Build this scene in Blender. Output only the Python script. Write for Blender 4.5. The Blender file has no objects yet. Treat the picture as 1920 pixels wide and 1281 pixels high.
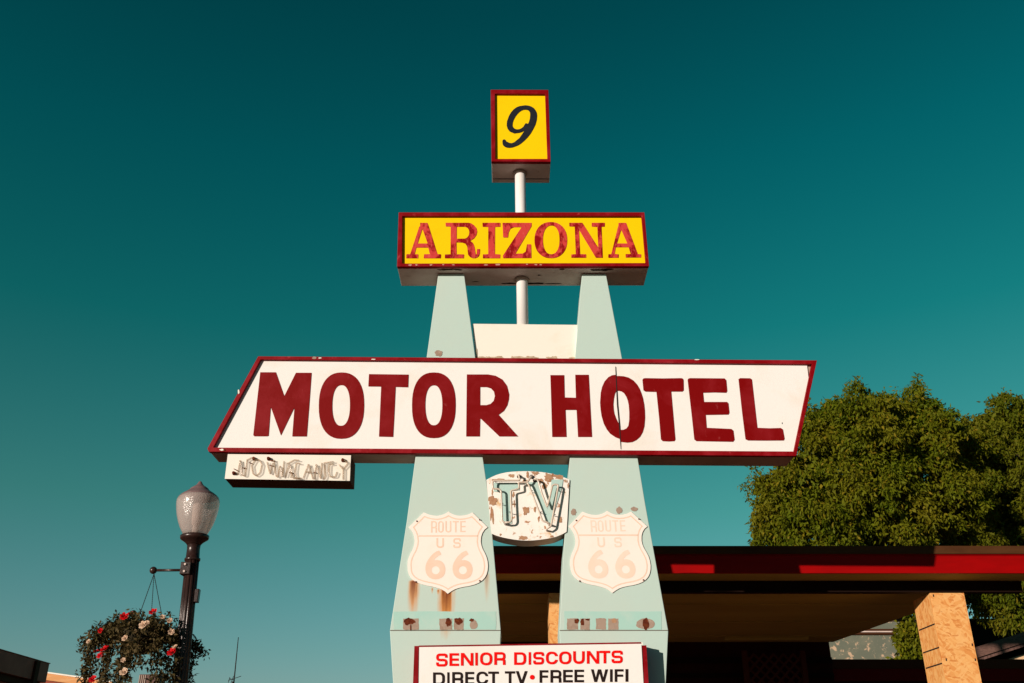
import bpy, math, random
import numpy as np
from mathutils import Vector, Matrix
from mathutils.geometry import delaunay_2d_cdt

# ------------------------------------------------------------------ camera, sky, sun, exposure
SC = bpy.context.scene
COL = SC.collection
F = 1787.0                      # focal length in photo pixels (photo 1920 x 1281)
PITCH = math.radians(25.5)
EYE = 1.6
CP, SP = math.cos(PITCH), math.sin(PITCH)
cam_d = bpy.data.cameras.new("camera"); cam = bpy.data.objects.new("camera", cam_d); COL.objects.link(cam)
cam_d.sensor_width = 36.0; cam_d.lens = 36.0 * F / 1920.0
cam_d.clip_start = 0.05; cam_d.clip_end = 2000
cam.location = (0, 0, EYE); cam.rotation_euler = (math.pi/2 + PITCH, 0, 0)
SC.camera = cam

LIGHT = Vector((0.90, 1.0, -0.215)).normalized()      # direction the sunlight travels
SUN_EL = math.asin(-LIGHT.z)
SUN_AZ = math.atan2(-LIGHT.x, -LIGHT.y)                # compass angle of the sun from +Y towards +X
w = bpy.data.worlds.new("World"); SC.world = w; w.use_nodes = True
nt = w.node_tree; nt.nodes.clear()
out = nt.nodes.new('ShaderNodeOutputWorld'); bg = nt.nodes.new('ShaderNodeBackground')
sky = nt.nodes.new('ShaderNodeTexSky'); sky.sky_type = 'NISHITA'; sky.sun_disc = False
sky.sun_elevation = SUN_EL; sky.sun_rotation = SUN_AZ
SKY_STRENGTH = 0.1
bg.inputs['Strength'].default_value = SKY_STRENGTH
# colour of the air: the sky texture toned to a deep teal, by height above the horizon
tc = nt.nodes.new('ShaderNodeTexCoord'); sep = nt.nodes.new('ShaderNodeSeparateXYZ')
nt.links.new(tc.outputs['Generated'], sep.inputs[0])
ramp = nt.nodes.new('ShaderNodeValToRGB')
nt.links.new(sep.outputs['Z'], ramp.inputs[0])
SKY_STOPS = [(0.0, (0.72, 0.92, 1.10)), (0.10, (0.62, 0.94, 1.08)), (0.127, (0.55, 0.95, 1.0)), (0.26, (0.28, 0.96, 0.74)),
             (0.43, (0.048, 0.86, 0.63)), (0.58, (0.008, 0.71, 0.56)), (0.70, (0.003, 0.53, 0.43)), (1.0, (0.003, 0.40, 0.36))]
SKY_SCALE = 1.0
el = ramp.color_ramp.elements
while len(el) > 1: el.remove(el[-1])
for i, (p, c) in enumerate(SKY_STOPS):
    e = el[0] if i == 0 else el.new(p)
    e.position = p; e.color = (*c, 1)
mul = nt.nodes.new('ShaderNodeMix'); mul.data_type = 'RGBA'; mul.blend_type = 'MULTIPLY'
mul.inputs[0].default_value = 1.0
nt.links.new(sky.outputs[0], mul.inputs[6]); nt.links.new(ramp.outputs[0], mul.inputs[7])
xm = nt.nodes.new('ShaderNodeMapRange')
xm.inputs[1].default_value = -0.6; xm.inputs[2].default_value = 0.6
xm.inputs[3].default_value = 0.91 * SKY_SCALE; xm.inputs[4].default_value = 1.06 * SKY_SCALE
nt.links.new(sep.outputs['X'], xm.inputs[0])
vm = nt.nodes.new('ShaderNodeVectorMath'); vm.operation = 'SCALE'
nt.links.new(mul.outputs[2], vm.inputs[0]); nt.links.new(xm.outputs[0], vm.inputs['Scale'])
ym = nt.nodes.new('ShaderNodeMapRange')             # the sky behind the camera is dimmer and bluer than the sky ahead
ym.inputs[1].default_value = -0.4; ym.inputs[2].default_value = 0.45
nt.links.new(sep.outputs['Y'], ym.inputs[0])
yc = nt.nodes.new('ShaderNodeMix'); yc.data_type = 'RGBA'
yc.inputs[6].default_value = (0.10, 0.34, 0.50, 1); yc.inputs[7].default_value = (1, 1, 1, 1)
nt.links.new(ym.outputs[0], yc.inputs[0])
vy = nt.nodes.new('ShaderNodeVectorMath'); vy.operation = 'MULTIPLY'
nt.links.new(vm.outputs[0], vy.inputs[0]); nt.links.new(yc.outputs[2], vy.inputs[1])
nt.links.new(vy.outputs[0], bg.inputs['Color']); nt.links.new(bg.outputs[0], out.inputs[0])

sd = bpy.data.lights.new("sun", 'SUN'); sd.energy = 5.1; sd.angle = math.radians(0.5); sd.color = (1.0, 0.84, 0.72)
so = bpy.data.objects.new("sun", sd); COL.objects.link(so); so.location = (-20, -20, 12)
so.rotation_euler = LIGHT.to_track_quat('-Z', 'Y').to_euler()
SC.view_settings.view_transform = 'Standard'; SC.view_settings.look = 'None'
SC.view_settings.exposure = 0.0; SC.view_settings.gamma = 1.0; SC.view_settings.use_curve_mapping = False
try:
    SC.cycles.max_bounces = 8; SC.cycles.transparent_max_bounces = 12
except Exception: pass

# ------------------------------------------------------------------ helpers
random.seed(7)
def ray(px, py):
    u = (px - 960.0) / F; v = (640.5 - py) / F
    return Vector((u, CP - v*SP, SP + v*CP))
def P(px, py, Y):
    """world point seen at photo pixel on the upright plane y = Y"""
    d = ray(px, py); t = Y / d.y
    return Vector((d.x*t, Y, EYE + d.z*t))
def PZ(px, py, Z):
    d = ray(px, py); t = (Z - EYE) / d.z
    return Vector((d.x*t, d.y*t, Z))
def xz(pts, Y):
    r = []
    for (a, b) in pts:
        q = P(a, b, Y); r.append((q.x, q.z))
    return r
def zoom(pts, ox, oy, s):
    return [(ox + a/s, oy + b/s) for (a, b) in pts]

def tag(o, label=None, cat=None, group=None, kind=None):
    if label: o['label'] = label
    if cat: o['category'] = cat
    if group: o['group'] = group
    if kind: o['kind'] = kind
    return o
def thing(name, label, cat, loc, group=None, rot=None):
    o = bpy.data.objects.new(name, None); o.empty_display_size = 0.2; COL.objects.link(o); o.location = loc
    if rot: o.rotation_euler = rot
    return tag(o, label, cat, group)
bpy_updates = []
def world_of(o):
    m = Matrix.LocRotScale(o.location, o.rotation_euler, o.scale)
    return (world_of(o.parent) @ m) if o.parent else m

class MB:
    """collects geometry in world coordinates and links it as ONE mesh object"""
    def __init__(self): self.v = []; self.f = []; self.m = []; self.s = []
    def add(self, vs, fs, m=0, smooth=False):
        b = len(self.v); self.v += [tuple(x) for x in vs]
        for f in fs: self.f.append(tuple(b + i for i in f)); self.m.append(m); self.s.append(smooth)
        return self
    def box(self, x0, x1, y0, y1, z0, z1, m=0):
        vs = [(x0,y0,z0),(x1,y0,z0),(x1,y1,z0),(x0,y1,z0),(x0,y0,z1),(x1,y0,z1),(x1,y1,z1),(x0,y1,z1)]
        return self.add(vs, [(0,3,2,1),(4,5,6,7),(0,1,5,4),(1,2,6,5),(2,3,7,6),(3,0,4,7)], m)
    def prism(self, poly, y0, y1, m=0):
        """poly: (x,z) outline seen from the front, clockwise or not; extruded from y0 (front) to y1"""
        a = sum(poly[i][0]*poly[(i+1) % len(poly)][1] - poly[(i+1) % len(poly)][0]*poly[i][1] for i in range(len(poly)))
        if a < 0: poly = poly[::-1]
        n = len(poly)
        vs = [(x, y0, z) for x, z in poly] + [(x, y1, z) for x, z in poly]
        fs = [tuple(range(n)), tuple(range(2*n-1, n-1, -1))]
        for i in range(n):
            j = (i+1) % n; fs.append((j, i, n+i, n+j))
        return self.add(vs, fs, m)
    def ring(self, outer, inner, y0, y1, m=0):
        n = len(outer)
        vs = [(x,y0,z) for x,z in outer] + [(x,y0,z) for x,z in inner] + [(x,y1,z) for x,z in outer] + [(x,y1,z) for x,z in inner]
        fs = []
        for i in range(n):
            j = (i+1) % n
            fs += [(i, j, n+j, n+i), (2*n+j, 2*n+i, 3*n+i, 3*n+j), (j, i, 2*n+i, 2*n+j), (n+i, n+j, 3*n+j, 3*n+i)]
        return self.add(vs, fs, m)
    def sheet(self, polys, y, m=0, holes=()):
        """union of flat outlines (x,z) minus holes, laid on plane y"""
        allp = [list(p) for p in polys] + [list(h) for h in holes]
        co = []; fc = []
        for p in allp:
            b = len(co); co += [Vector((x, z)) for x, z in p]
            ids = list(range(b, b+len(p)))
            a = sum(p[i][0]*p[(i+1) % len(p)][1] - p[(i+1) % len(p)][0]*p[i][1] for i in range(len(p)))
            fc.append(ids if a > 0 else ids[::-1])
        r = delaunay_2d_cdt(co, [], fc, 1, 1e-6)
        nv, nf, of = r[0], r[2], r[5]
        k = len(polys); keep = []
        for f, o in zip(nf, of):
            if o and all(i < k for i in o): keep.append(tuple(f))
        vs = [(q.x, y, q.y) for q in nv]
        return self.add(vs, keep, m)
    def tube(self, path, r, n=8, m=0, closed=False, cap=True):
        path = [Vector(p) for p in path]; k = len(path); rings = []
        rs = r if isinstance(r, (list, tuple)) else [r]*k
        prev = None
        for i, p in enumerate(path):
            a = path[max(i-1, 0)]; b = path[min(i+1, k-1)]
            t = (b - a)
            t = t.normalized() if t.length > 1e-9 else Vector((0,0,1))
            if prev is None:
                h = Vector((0,0,1)) if abs(t.z) < 0.9 else Vector((1,0,0))
                u = t.cross(h).normalized()
            else:
                u = (prev - t*prev.dot(t)); u = u.normalized() if u.length > 1e-6 else t.orthogonal().normalized()
            prev = u; v2 = t.cross(u)
            rings.append([p + (u*math.cos(2*math.pi*j/n) + v2*math.sin(2*math.pi*j/n))*rs[i] for j in range(n)])
        vs = [q for g in rings for q in g]; fs = []
        for i in range(k-1):
            for j in range(n):
                j2 = (j+1) % n; fs.append((i*n+j, i*n+j2, (i+1)*n+j2, (i+1)*n+j))
        self.add(vs, fs, m, True)
        if cap:
            b = len(self.v) - len(vs)
            self.f.append(tuple(b+j for j in range(n))[::-1]); self.m.append(m); self.s.append(False)
            self.f.append(tuple(b+(k-1)*n+j for j in range(n))); self.m.append(m); self.s.append(False)
        return self
    def lathe(self, prof, origin, axis=Vector((0,0,1)), n=32, m=0, flute=None, smooth=True):
        """prof: (height along axis, radius)"""
        axis = axis.normalized(); u = axis.orthogonal().normalized(); v2 = axis.cross(u); vs = []; fs = []
        for h, r in prof:
            for j in range(n):
                rr = r if flute is None else r*(1 - flute[1]*max(0, math.cos(flute[0]*2*math.pi*j/n)))
                a = 2*math.pi*j/n
                vs.append(origin + axis*h + (u*math.cos(a) + v2*math.sin(a))*rr)
        for i in range(len(prof)-1):
            for j in range(n):
                j2 = (j+1) % n; fs.append((i*n+j, i*n+j2, (i+1)*n+j2, (i+1)*n+j))
        fs.append(tuple(range(n))[::-1]); fs.append(tuple((len(prof)-1)*n+j for j in range(n)))
        return self.add(vs, fs, m, smooth)
    def build(self, name, mats, parent=None, label=None, bevel=0.0):
        me = bpy.data.meshes.new(name)
        vs = self.v
        if parent is not None:
            inv = world_of(parent).inverted(); vs = [tuple(inv @ Vector(p)) for p in vs]
        me.from_pydata(vs, [], self.f)
        me.polygons.foreach_set('material_index', self.m); me.polygons.foreach_set('use_smooth', self.s)
        for mt in (mats if isinstance(mats, (list, tuple)) else [mats]): me.materials.append(mt)
        me.update()
        o = bpy.data.objects.new(name, me); COL.objects.link(o)
        if parent is not None: o.parent = parent
        if label: o['label'] = label
        if bevel:
            b = o.modifiers.new('bevel', 'BEVEL'); b.width = bevel; b.segments = 2; b.limit_method = 'ANGLE'; b.angle_limit = math.radians(40)
        return o

# ---- flat lettering: every glyph is a union of outlines minus holes, in a box w x h (y down)
def circ(cx, cy, rx, ry=None, n=28, rot=0.0):
    ry = rx if ry is None else ry; c, s = math.cos(rot), math.sin(rot)
    return [(cx + rx*math.cos(a)*c - ry*math.sin(a)*s, cy + rx*math.cos(a)*s + ry*math.sin(a)*c) for a in [2*math.pi*i/n for i in range(n)]]
def sup(cx, cy, rx, ry, e=2.5, n=44, shear=0.0):
    r = []
    for i in range(n):
        a = 2*math.pi*i/n; c, s = math.cos(a), math.sin(a)
        x = rx*math.copysign(abs(c)**(2/e), c); y = ry*math.copysign(abs(s)**(2/e), s)
        r.append((cx + x + shear*y, cy + y))
    return r
def rrect(x0, y0, x1, y1, r, sides='both', n=7):
    p = []
    def arc(cx, cy, a0):
        for i in range(n+1):
            a = a0 + math.pi/2*i/n; p.append((cx + r*math.cos(a), cy + r*math.sin(a)))
    r = min(r, (x1-x0)/2 - 1e-4, (y1-y0)/2 - 1e-4)
    arc(x1-r, y1-r, 0)
    if sides == 'both': arc(x0+r, y1-r, math.pi/2); arc(x0+r, y0+r, math.pi)
    else: p.append((x0, y1)); p.append((x0, y0))
    arc(x1-r, y0+r, 1.5*math.pi)
    return p
def rpath(pts, r, n=6):
    o = [pts[0]]
    for i in range(1, len(pts)-1):
        a, b, c = Vector(pts[i-1]), Vector(pts[i]), Vector(pts[i+1])
        d1, d2 = (a-b), (c-b); rr = min(r, d1.length*0.49, d2.length*0.49)
        p0 = b + d1.normalized()*rr; p1 = b + d2.normalized()*rr
        for k in range(n+1):
            t = k/n; q = p0*(1-t)**2 + b*2*t*(1-t) + p1*t**2; o.append((q.x, q.y))
    o.append(pts[-1]); return o
def stroke(path, t):
    polys = []
    for i in range(len(path)-1):
        a, b = Vector(path[i]), Vector(path[i+1]); d = b-a
        if d.length < 1e-6: continue
        nrm = Vector((-d.y, d.x)).normalized()*t/2
        polys.append([tuple(a+nrm), tuple(b+nrm), tuple(b-nrm), tuple(a-nrm)])
    for q in path[1:-1]: polys.append(circ(q[0], q[1], t/2, n=12))
    return polys
def glyph(ch, w, h, t, th=None):
    th = th or t*0.9; R = lambda x0,y0,x1,y1: [(x0,y0),(x1,y0),(x1,y1),(x0,y1)]
    if ch == 'I': return [R(0,0,w,h)], []
    if ch == 'E': return [R(0,0,t,h), R(0,0,w,th), R(0,h/2-th/2,w*0.97,h/2+th/2), R(0,h-th,w,h)], []
    if ch == 'F': return [R(0,0,t,h), R(0,0,w,th), R(0,h/2-th*0.45,w*0.95,h/2+th*0.55)], []
    if ch == 'T': return [R(0,0,w,th), R(w/2-t/2,0,w/2+t/2,h)], []
    if ch == 'N': return [[(0,0),(t*1.15,0),(w-t,h*0.70),(w-t,0),(w,0),(w,h),(w-t*1.15,h),(t,h*0.30),(t,h),(0,h)]], []
    if ch == 'V': return [[(0,0),(t*1.1,0),(w/2,h*0.74),(w-t*1.1,0),(w,0),(w/2+t*0.62,h),(w/2-t*0.62,h)]], []
    if ch == 'W':
        return [[(0,0),(t*1.05,0),(w*0.28,h*0.68),(w*0.41,0),(w*0.59,0),(w*0.72,h*0.68),(w-t*1.05,0),(w,0),(w*0.80,h),(w*0.645,h),(w/2,h*0.30),(w*0.355,h),(w*0.20,h)]], []
    if ch == 'O': return [rrect(0,0,w,h,h*0.40)], [rrect(t,th,w-t,h-th,h*0.22)]
    if ch == 'D': return [rrect(0,0,w,h,h*0.36,'right')], [rrect(t,th,w-t,h-th,h*0.20,'right')]
    if ch == 'C': return [rrect(0,0,w,h,h*0.40)], [rrect(t,th,w-t,h-th,h*0.22), R(w-t*1.5,h*0.36,w+5,h*0.64)]
    if ch == 'U': return stroke(rpath([(t/2,0),(t/2,h-th/2),(w-t/2,h-th/2),(w-t/2,0)], h*0.34), t), []
    if ch == 'S':
        a = th/2; k = t/2
        return stroke(rpath([(w-k,h*0.32),(w-k,a),(k,a),(k,h/2),(w-k,h/2),(w-k,h-a),(k,h-a),(k,h*0.68)], h*0.20), t*0.94), []
    if ch == 'R':
        m = h*0.56
        return [R(0,0,t,h)] + stroke(rpath([(t*0.5,th/2),(w-t/2,th/2),(w-t/2,m),(t*0.5,m)], h*0.22), t*0.95) + stroke(rpath([(w*0.55,m),(w-t*0.55,m+t*0.1),(w-t*0.5,h)], h*0.12), t), []
    raise KeyError(ch)
def word(spec, ox, oy, s, t, Y):
    """spec: (char, x0, x1, top, bottom) in zoomed photo units -> outlines on plane Y"""
    polys, holes = [], []
    for ch, x0, x1, top, bot in spec:
        a, b = glyph(ch, x1-x0, bot-top, t)
        for p in a: polys.append(xz(zoom([(x0+x, top+y) for x, y in p], ox, oy, s), Y))
        for p in b: holes.append(xz(zoom([(x0+x, top+y) for x, y in p], ox, oy, s), Y))
    return polys, holes
def blob(cx, cy, rx, ry, seed, n=18, rough=0.28):
    rnd = random.Random(seed); r = []; k = [rnd.uniform(-1,1) for _ in range(n)]
    for i in range(n):
        a = 2*math.pi*i/n; q = 1 + rough*(k[i]*0.7 + k[(i+1) % n]*0.3)
        r.append((cx + rx*q*math.cos(a), cy + ry*q*math.sin(a)))
    return r

# ------------------------------------------------------------------ materials
def lin(r, g, b):
    f = lambda c: (c/255/12.92 if c/255 <= 0.04045 else ((c/255+0.055)/1.055)**2.4)
    return (f(r), f(g), f(b))
def new_mat(name):
    m = bpy.data.materials.new(name); m.use_nodes = True; n = m.node_tree
    return m, n, n.nodes['Principled BSDF']
def noise(n, scale, detail=5, rough=0.6, stretch=(1,1,1), vec=None, dist=0.0):
    mp = n.nodes.new('ShaderNodeMapping'); mp.inputs['Scale'].default_value = stretch
    if vec is None:
        tcn = n.nodes.new('ShaderNodeTexCoord'); vec = tcn.outputs['Object']
    n.links.new(vec, mp.inputs[0])
    t = n.nodes.new('ShaderNodeTexNoise'); t.inputs['Scale'].default_value = scale; t.inputs['Detail'].default_value = detail
    t.inputs['Roughness'].default_value = rough; t.inputs['Distortion'].default_value = dist
    n.links.new(mp.outputs[0], t.inputs['Vector']); return t.outputs[0]
def mrange(n, sock, lo, hi, a=0.0, b=1.0):
    r = n.nodes.new('ShaderNodeMapRange'); r.inputs[1].default_value = lo; r.inputs[2].default_value = hi
    r.inputs[3].default_value = a; r.inputs[4].default_value = b; n.links.new(sock, r.inputs[0]); return r.outputs[0]
def mixc(n, fac, a, b):
    x = n.nodes.new('ShaderNodeMix'); x.data_type = 'RGBA'
    for k, s in ((0, fac), (6, a), (7, b)):
        if isinstance(s, (int, float)): x.inputs[k].default_value = s
        elif isinstance(s, tuple): x.inputs[k].default_value = (*s, 1)
        else: n.links.new(s, x.inputs[k])
    return x.outputs[2]
def math_n(n, op, a, b=None):
    x = n.nodes.new('ShaderNodeMath'); x.operation = op
    for k, s in ((0, a), (1, b)):
        if s is None: continue
        if isinstance(s, (int, float)): x.inputs[k].default_value = s
        else: n.links.new(s, x.inputs[k])
    return x.outputs[0]
def paint(name, base, layers=(), rough=0.5, bump=0.0, bscale=40, spec=0.10, stretch=(1,1,1)):
    """base colour with noise layers: (colour, noise scale, low, high[, stretch])"""
    m, n, p = new_mat(name); c = base
    for L in layers:
        st = L[4] if len(L) > 4 else (1,1,1)
        c = mixc(n, mrange(n, noise(n, L[1], 6, 0.65, st, dist=0.4), L[2], L[3]), c, L[0])
    if isinstance(c, tuple): p.inputs['Base Color'].default_value = (*c, 1)
    else: n.links.new(c, p.inputs['Base Color'])
    p.inputs['Roughness'].default_value = rough; p.inputs['Specular IOR Level'].default_value = spec
    if bump:
        b = n.nodes.new('ShaderNodeBump'); b.inputs['Strength'].default_value = bump; b.inputs['Distance'].default_value = 0.01
        n.links.new(noise(n, bscale, 5, 0.6, stretch), b.inputs['Height']); n.links.new(b.outputs[0], p.inputs['Normal'])
    return m

RED_D = (0.27, 0.0035, 0.009); PINK = (0.50, 0.07, 0.075)
M = {}
M['white'] = paint('white_sign_paint', (0.83, 0.81, 0.79), [((0.74, 0.69, 0.60), 2.2, 0.52, 0.85), ((0.70, 0.62, 0.50), 14, 0.70, 0.86)], 0.55, 0.08, 25)
M['cream'] = paint('cream_panel_paint', (0.84, 0.80, 0.72), [((0.75, 0.66, 0.52), 3, 0.55, 0.9)], 0.5, 0.06, 30)
M['yellow'] = paint('yellow_sign_paint', (0.86, 0.585, 0.001), [((0.84, 0.53, 0.001), 2.5, 0.5, 0.8), ((0.76, 0.47, 0.004), 9, 0.62, 0.85)], 0.5, 0.05, 20)
M['red_frame'] = paint('dark_red_frame_paint', (0.205, 0.0008, 0.003), [((0.30, 0.012, 0.02), 5, 0.45, 0.7), (PINK, 12, 0.62, 0.80), ((0.60, 0.30, 0.26), 20, 0.72, 0.77)], 0.5, 0.15, 30)
M['red_text'] = paint('brushed_red_lettering', (0.185, 0.0006, 0.0012), [((0.245, 0.010, 0.014), 3.2, 0.48, 0.75), ((0.34, 0.055, 0.055), 15, 0.64, 0.80, (1,1,0.5))], 0.55, 0.1, 40)
M['faded_red'] = paint('faded_red_lettering', (0.58, 0.050, 0.045), [((0.25, 0.002, 0.005), 10, 0.46, 0.57, (1.3,1,0.7)), ((0.66, 0.14, 0.10), 24, 0.55, 0.75, (1.6,1,0.6))], 0.55, 0.1, 40)
M['black'] = paint('navy_black_lettering', (0.014, 0.017, 0.024), [((0.022, 0.024, 0.03), 8, 0.5, 0.7)], 0.5)
M['bright_red'] = paint('bright_red_lettering', (0.80, 0.004, 0.003), [], 0.4)
M['dark_text'] = paint('dark_brown_lettering', (0.02, 0.011, 0.010), [], 0.4)
M['cabinet'] = paint('weathered_white_cabinet', (0.66, 0.54, 0.49), [((0.50, 0.38, 0.33), 3.5, 0.42, 0.75), ((0.30, 0.20, 0.14), 9, 0.64, 0.76), ((0.10, 0.06, 0.045), 16, 0.70, 0.75)], 0.45, 0.12, 20)
M['cabinet_brown'] = paint('weathered_brown_cabinet', (0.40, 0.30, 0.25), [((0.30, 0.21, 0.17), 2.5, 0.42, 0.72), ((0.16, 0.09, 0.06), 11, 0.65, 0.78)], 0.4, 0.12, 18)
M['soft_seam'] = paint('grimy_joint', (0.13, 0.11, 0.085), [], 0.8)
M['pale_chip'] = paint('pale_pink_chip', (0.50, 0.27, 0.22), [], 0.6)
M['peel'] = paint('pale_exposed_primer', (0.52, 0.43, 0.31), [((0.36, 0.27, 0.18), 20, 0.45, 0.65)], 0.8)
M['seam'] = paint('near_black_slash', (0.03, 0.02, 0.018), [], 0.8)
M['taupe'] = paint('bare_primer', (0.36, 0.27, 0.215), [((0.29, 0.20, 0.15), 14, 0.45, 0.7), ((0.55, 0.44, 0.33), 26, 0.62, 0.75)], 0.8, 0.2, 60)
M['rust'] = paint('dark_rust', (0.105, 0.022, 0.010), [((0.22, 0.06, 0.02), 30, 0.45, 0.7), ((0.05, 0.012, 0.008), 22, 0.5, 0.75)], 0.9, 0.5, 60)
M['rust_dark'] = paint('near_black_rust', (0.030, 0.014, 0.010), [], 0.9)
M['rust_tan'] = paint('tan_rust', (0.42, 0.245, 0.145), [((0.33, 0.14, 0.07), 22, 0.48, 0.65), ((0.60, 0.46, 0.32), 30, 0.58, 0.70)], 0.85, 0.3, 60)
M['teal_paint'] = paint('fresher_teal_paint', (0.37, 0.60, 0.54), [((0.45, 0.61, 0.55), 7, 0.45, 0.7)], 0.55)
M['tv_teal'] = paint('pale_teal_lettering', (0.42, 0.60, 0.56), [((0.50, 0.58, 0.52), 12, 0.5, 0.75)], 0.55)
M['tv_white'] = paint('chipped_white_enamel', (0.85, 0.82, 0.77), [((0.66, 0.44, 0.24), 9, 0.57, 0.68), ((0.42, 0.21, 0.10), 13, 0.615, 0.65)], 0.5, 0.2, 30)
M['neon'] = paint('unlit_neon_tube', (0.62, 0.53, 0.44), [((0.50, 0.38, 0.28), 30, 0.5, 0.7)], 0.18, spec=0.6)
M['neon_pale'] = paint('pale_unlit_neon_tube', (0.50, 0.36, 0.22), [((0.36, 0.22, 0.12), 25, 0.48, 0.66)], 0.15, spec=0.6)
def glassy(m, fac):
    n = m.node_tree; o = [x for x in n.nodes if x.type == 'OUTPUT_MATERIAL'][0]; p = n.nodes['Principled BSDF']
    t = n.nodes.new('ShaderNodeBsdfTransparent'); x = n.nodes.new('ShaderNodeMixShader'); x.inputs[0].default_value = fac
    n.links.new(p.outputs[0], x.inputs[1]); n.links.new(t.outputs[0], x.inputs[2]); n.links.new(x.outputs[0], o.inputs[0])
glassy(M['neon_pale'], 0.72)
M['shield'] = paint('sun_bleached_shield', (0.86, 0.80, 0.74), [((0.84, 0.76, 0.68), 6, 0.5, 0.8)], 0.45)
M['shield_text'] = paint('bleached_peach_lettering', (0.80, 0.58, 0.455), [((0.82, 0.64, 0.52), 8, 0.42, 0.7)], 0.5)
M['shield_text_pale'] = paint('faintest_peach_lettering', (0.82, 0.65, 0.53), [((0.84, 0.70, 0.60), 8, 0.42, 0.7)], 0.5)
M['post_white'] = paint('white_steel_pole', (0.86, 0.84, 0.82), [((0.78, 0.70, 0.62), 5, 0.55, 0.8, (1,1,0.3))], 0.4)
M['lamp_black'] = paint('black_cast_iron', (0.026, 0.012, 0.010), [((0.045, 0.022, 0.018), 10, 0.45, 0.75)], 0.30, 0.15, 60, spec=0.35)
M['lamp_cap'] = paint('mauve_grey_globe_roof', (0.20, 0.13, 0.13), [((0.14, 0.085, 0.09), 8, 0.45, 0.7)], 0.3, 0.1, 40)
M['trim_brown'] = paint('brown_roof_trim', (0.080, 0.032, 0.011), [((0.055, 0.020, 0.007), 5, 0.45, 0.7, (0.3,1,1))], 0.6, 0.1)
M['fascia_red'] = paint('red_fascia_board', (0.30, 0.0008, 0.0012), [((0.22, 0.0008, 0.001), 6, 0.45, 0.75, (0.25,1,1))], 0.5, 0.12, 20, stretch=(0.2,1,1))
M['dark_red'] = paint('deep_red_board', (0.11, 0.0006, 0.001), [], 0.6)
M['soffit'] = paint('tan_plywood_soffit', (0.44, 0.34, 0.085), [((0.33, 0.24, 0.055), 1.6, 0.4, 0.75, (0.25,1,1)), ((0.10, 0.06, 0.015), 9, 0.69, 0.76, (0.6,1,1))], 0.7, 0.2, 12)
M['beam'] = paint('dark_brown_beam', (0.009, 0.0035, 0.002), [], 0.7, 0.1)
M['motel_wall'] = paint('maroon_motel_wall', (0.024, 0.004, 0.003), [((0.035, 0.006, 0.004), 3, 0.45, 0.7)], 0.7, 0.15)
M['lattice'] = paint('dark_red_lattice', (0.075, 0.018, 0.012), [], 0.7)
M['shingle'] = paint('brown_shingles', (0.17, 0.095, 0.075), [((0.10, 0.055, 0.045), 14, 0.42, 0.65, (1,1,3))], 0.9, 0.5, 30)
M['house_cream'] = paint('cream_stucco', (0.72, 0.50, 0.30), [((0.62, 0.42, 0.24), 4, 0.45, 0.7)], 0.8, 0.2, 50)
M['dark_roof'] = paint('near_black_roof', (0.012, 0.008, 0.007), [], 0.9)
M['dark_build'] = paint('dark_brown_siding', (0.42, 0.16, 0.115), [((0.34, 0.125, 0.09), 3, 0.4, 0.7)], 0.8, 0.1)
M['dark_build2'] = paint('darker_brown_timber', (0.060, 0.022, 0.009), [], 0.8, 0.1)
M['tan_trim'] = paint('tan_coping', (0.66, 0.32, 0.13), [((0.78, 0.52, 0.30), 4, 0.5, 0.75, (0.3,1,1))], 0.7, 0.1)
M['brick'] = paint('red_brown_brick', (0.30, 0.075, 0.045), [((0.22, 0.055, 0.035), 12, 0.45, 0.65, (1,1,3))], 0.85, 0.4, 40)
M['chimney'] = paint('ribbed_brown_metal', (0.16, 0.09, 0.075), [((0.09, 0.05, 0.04), 30, 0.45, 0.6, (1,1,0.05))], 0.6)
M['antenna'] = paint('dark_aerial_metal', (0.03, 0.022, 0.02), [], 0.5)
M['planter'] = paint('dark_moss_planter', (0.03, 0.025, 0.014), [], 0.9)
M['petal_red'] = paint('red_petal', (0.55, 0.005, 0.009), [((0.36, 0.003, 0.006), 30, 0.45, 0.7)], 0.6)
M['petal_cream'] = paint('cream_petal', (0.62, 0.44, 0.31), [((0.45, 0.27, 0.18), 25, 0.45, 0.7)], 0.6)
M['ground'] = paint('dusty_asphalt', (0.29, 0.13, 0.095), [((0.22, 0.10, 0.075), 0.6, 0.4, 0.7), ((0.36, 0.19, 0.13), 12, 0.5, 0.75)], 0.95, 0.3, 30)
M['bark'] = paint('grey_brown_bark', (0.09, 0.06, 0.04), [((0.05, 0.032, 0.022), 8, 0.45, 0.65, (2,2,0.4))], 0.9, 0.5, 20)
M['painted_dapple'] = paint('grey_green_stucco_painted_dapple', (0.135, 0.150, 0.115), [((0.19, 0.19, 0.14), 2, 0.45, 0.7), ((0.52, 0.37, 0.25), 7.5, 0.57, 0.62), ((0.62, 0.45, 0.30), 16, 0.64, 0.68)], 0.8, 0.2, 30)  # cream blotches are dappled sunlight painted into the wall colour

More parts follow.
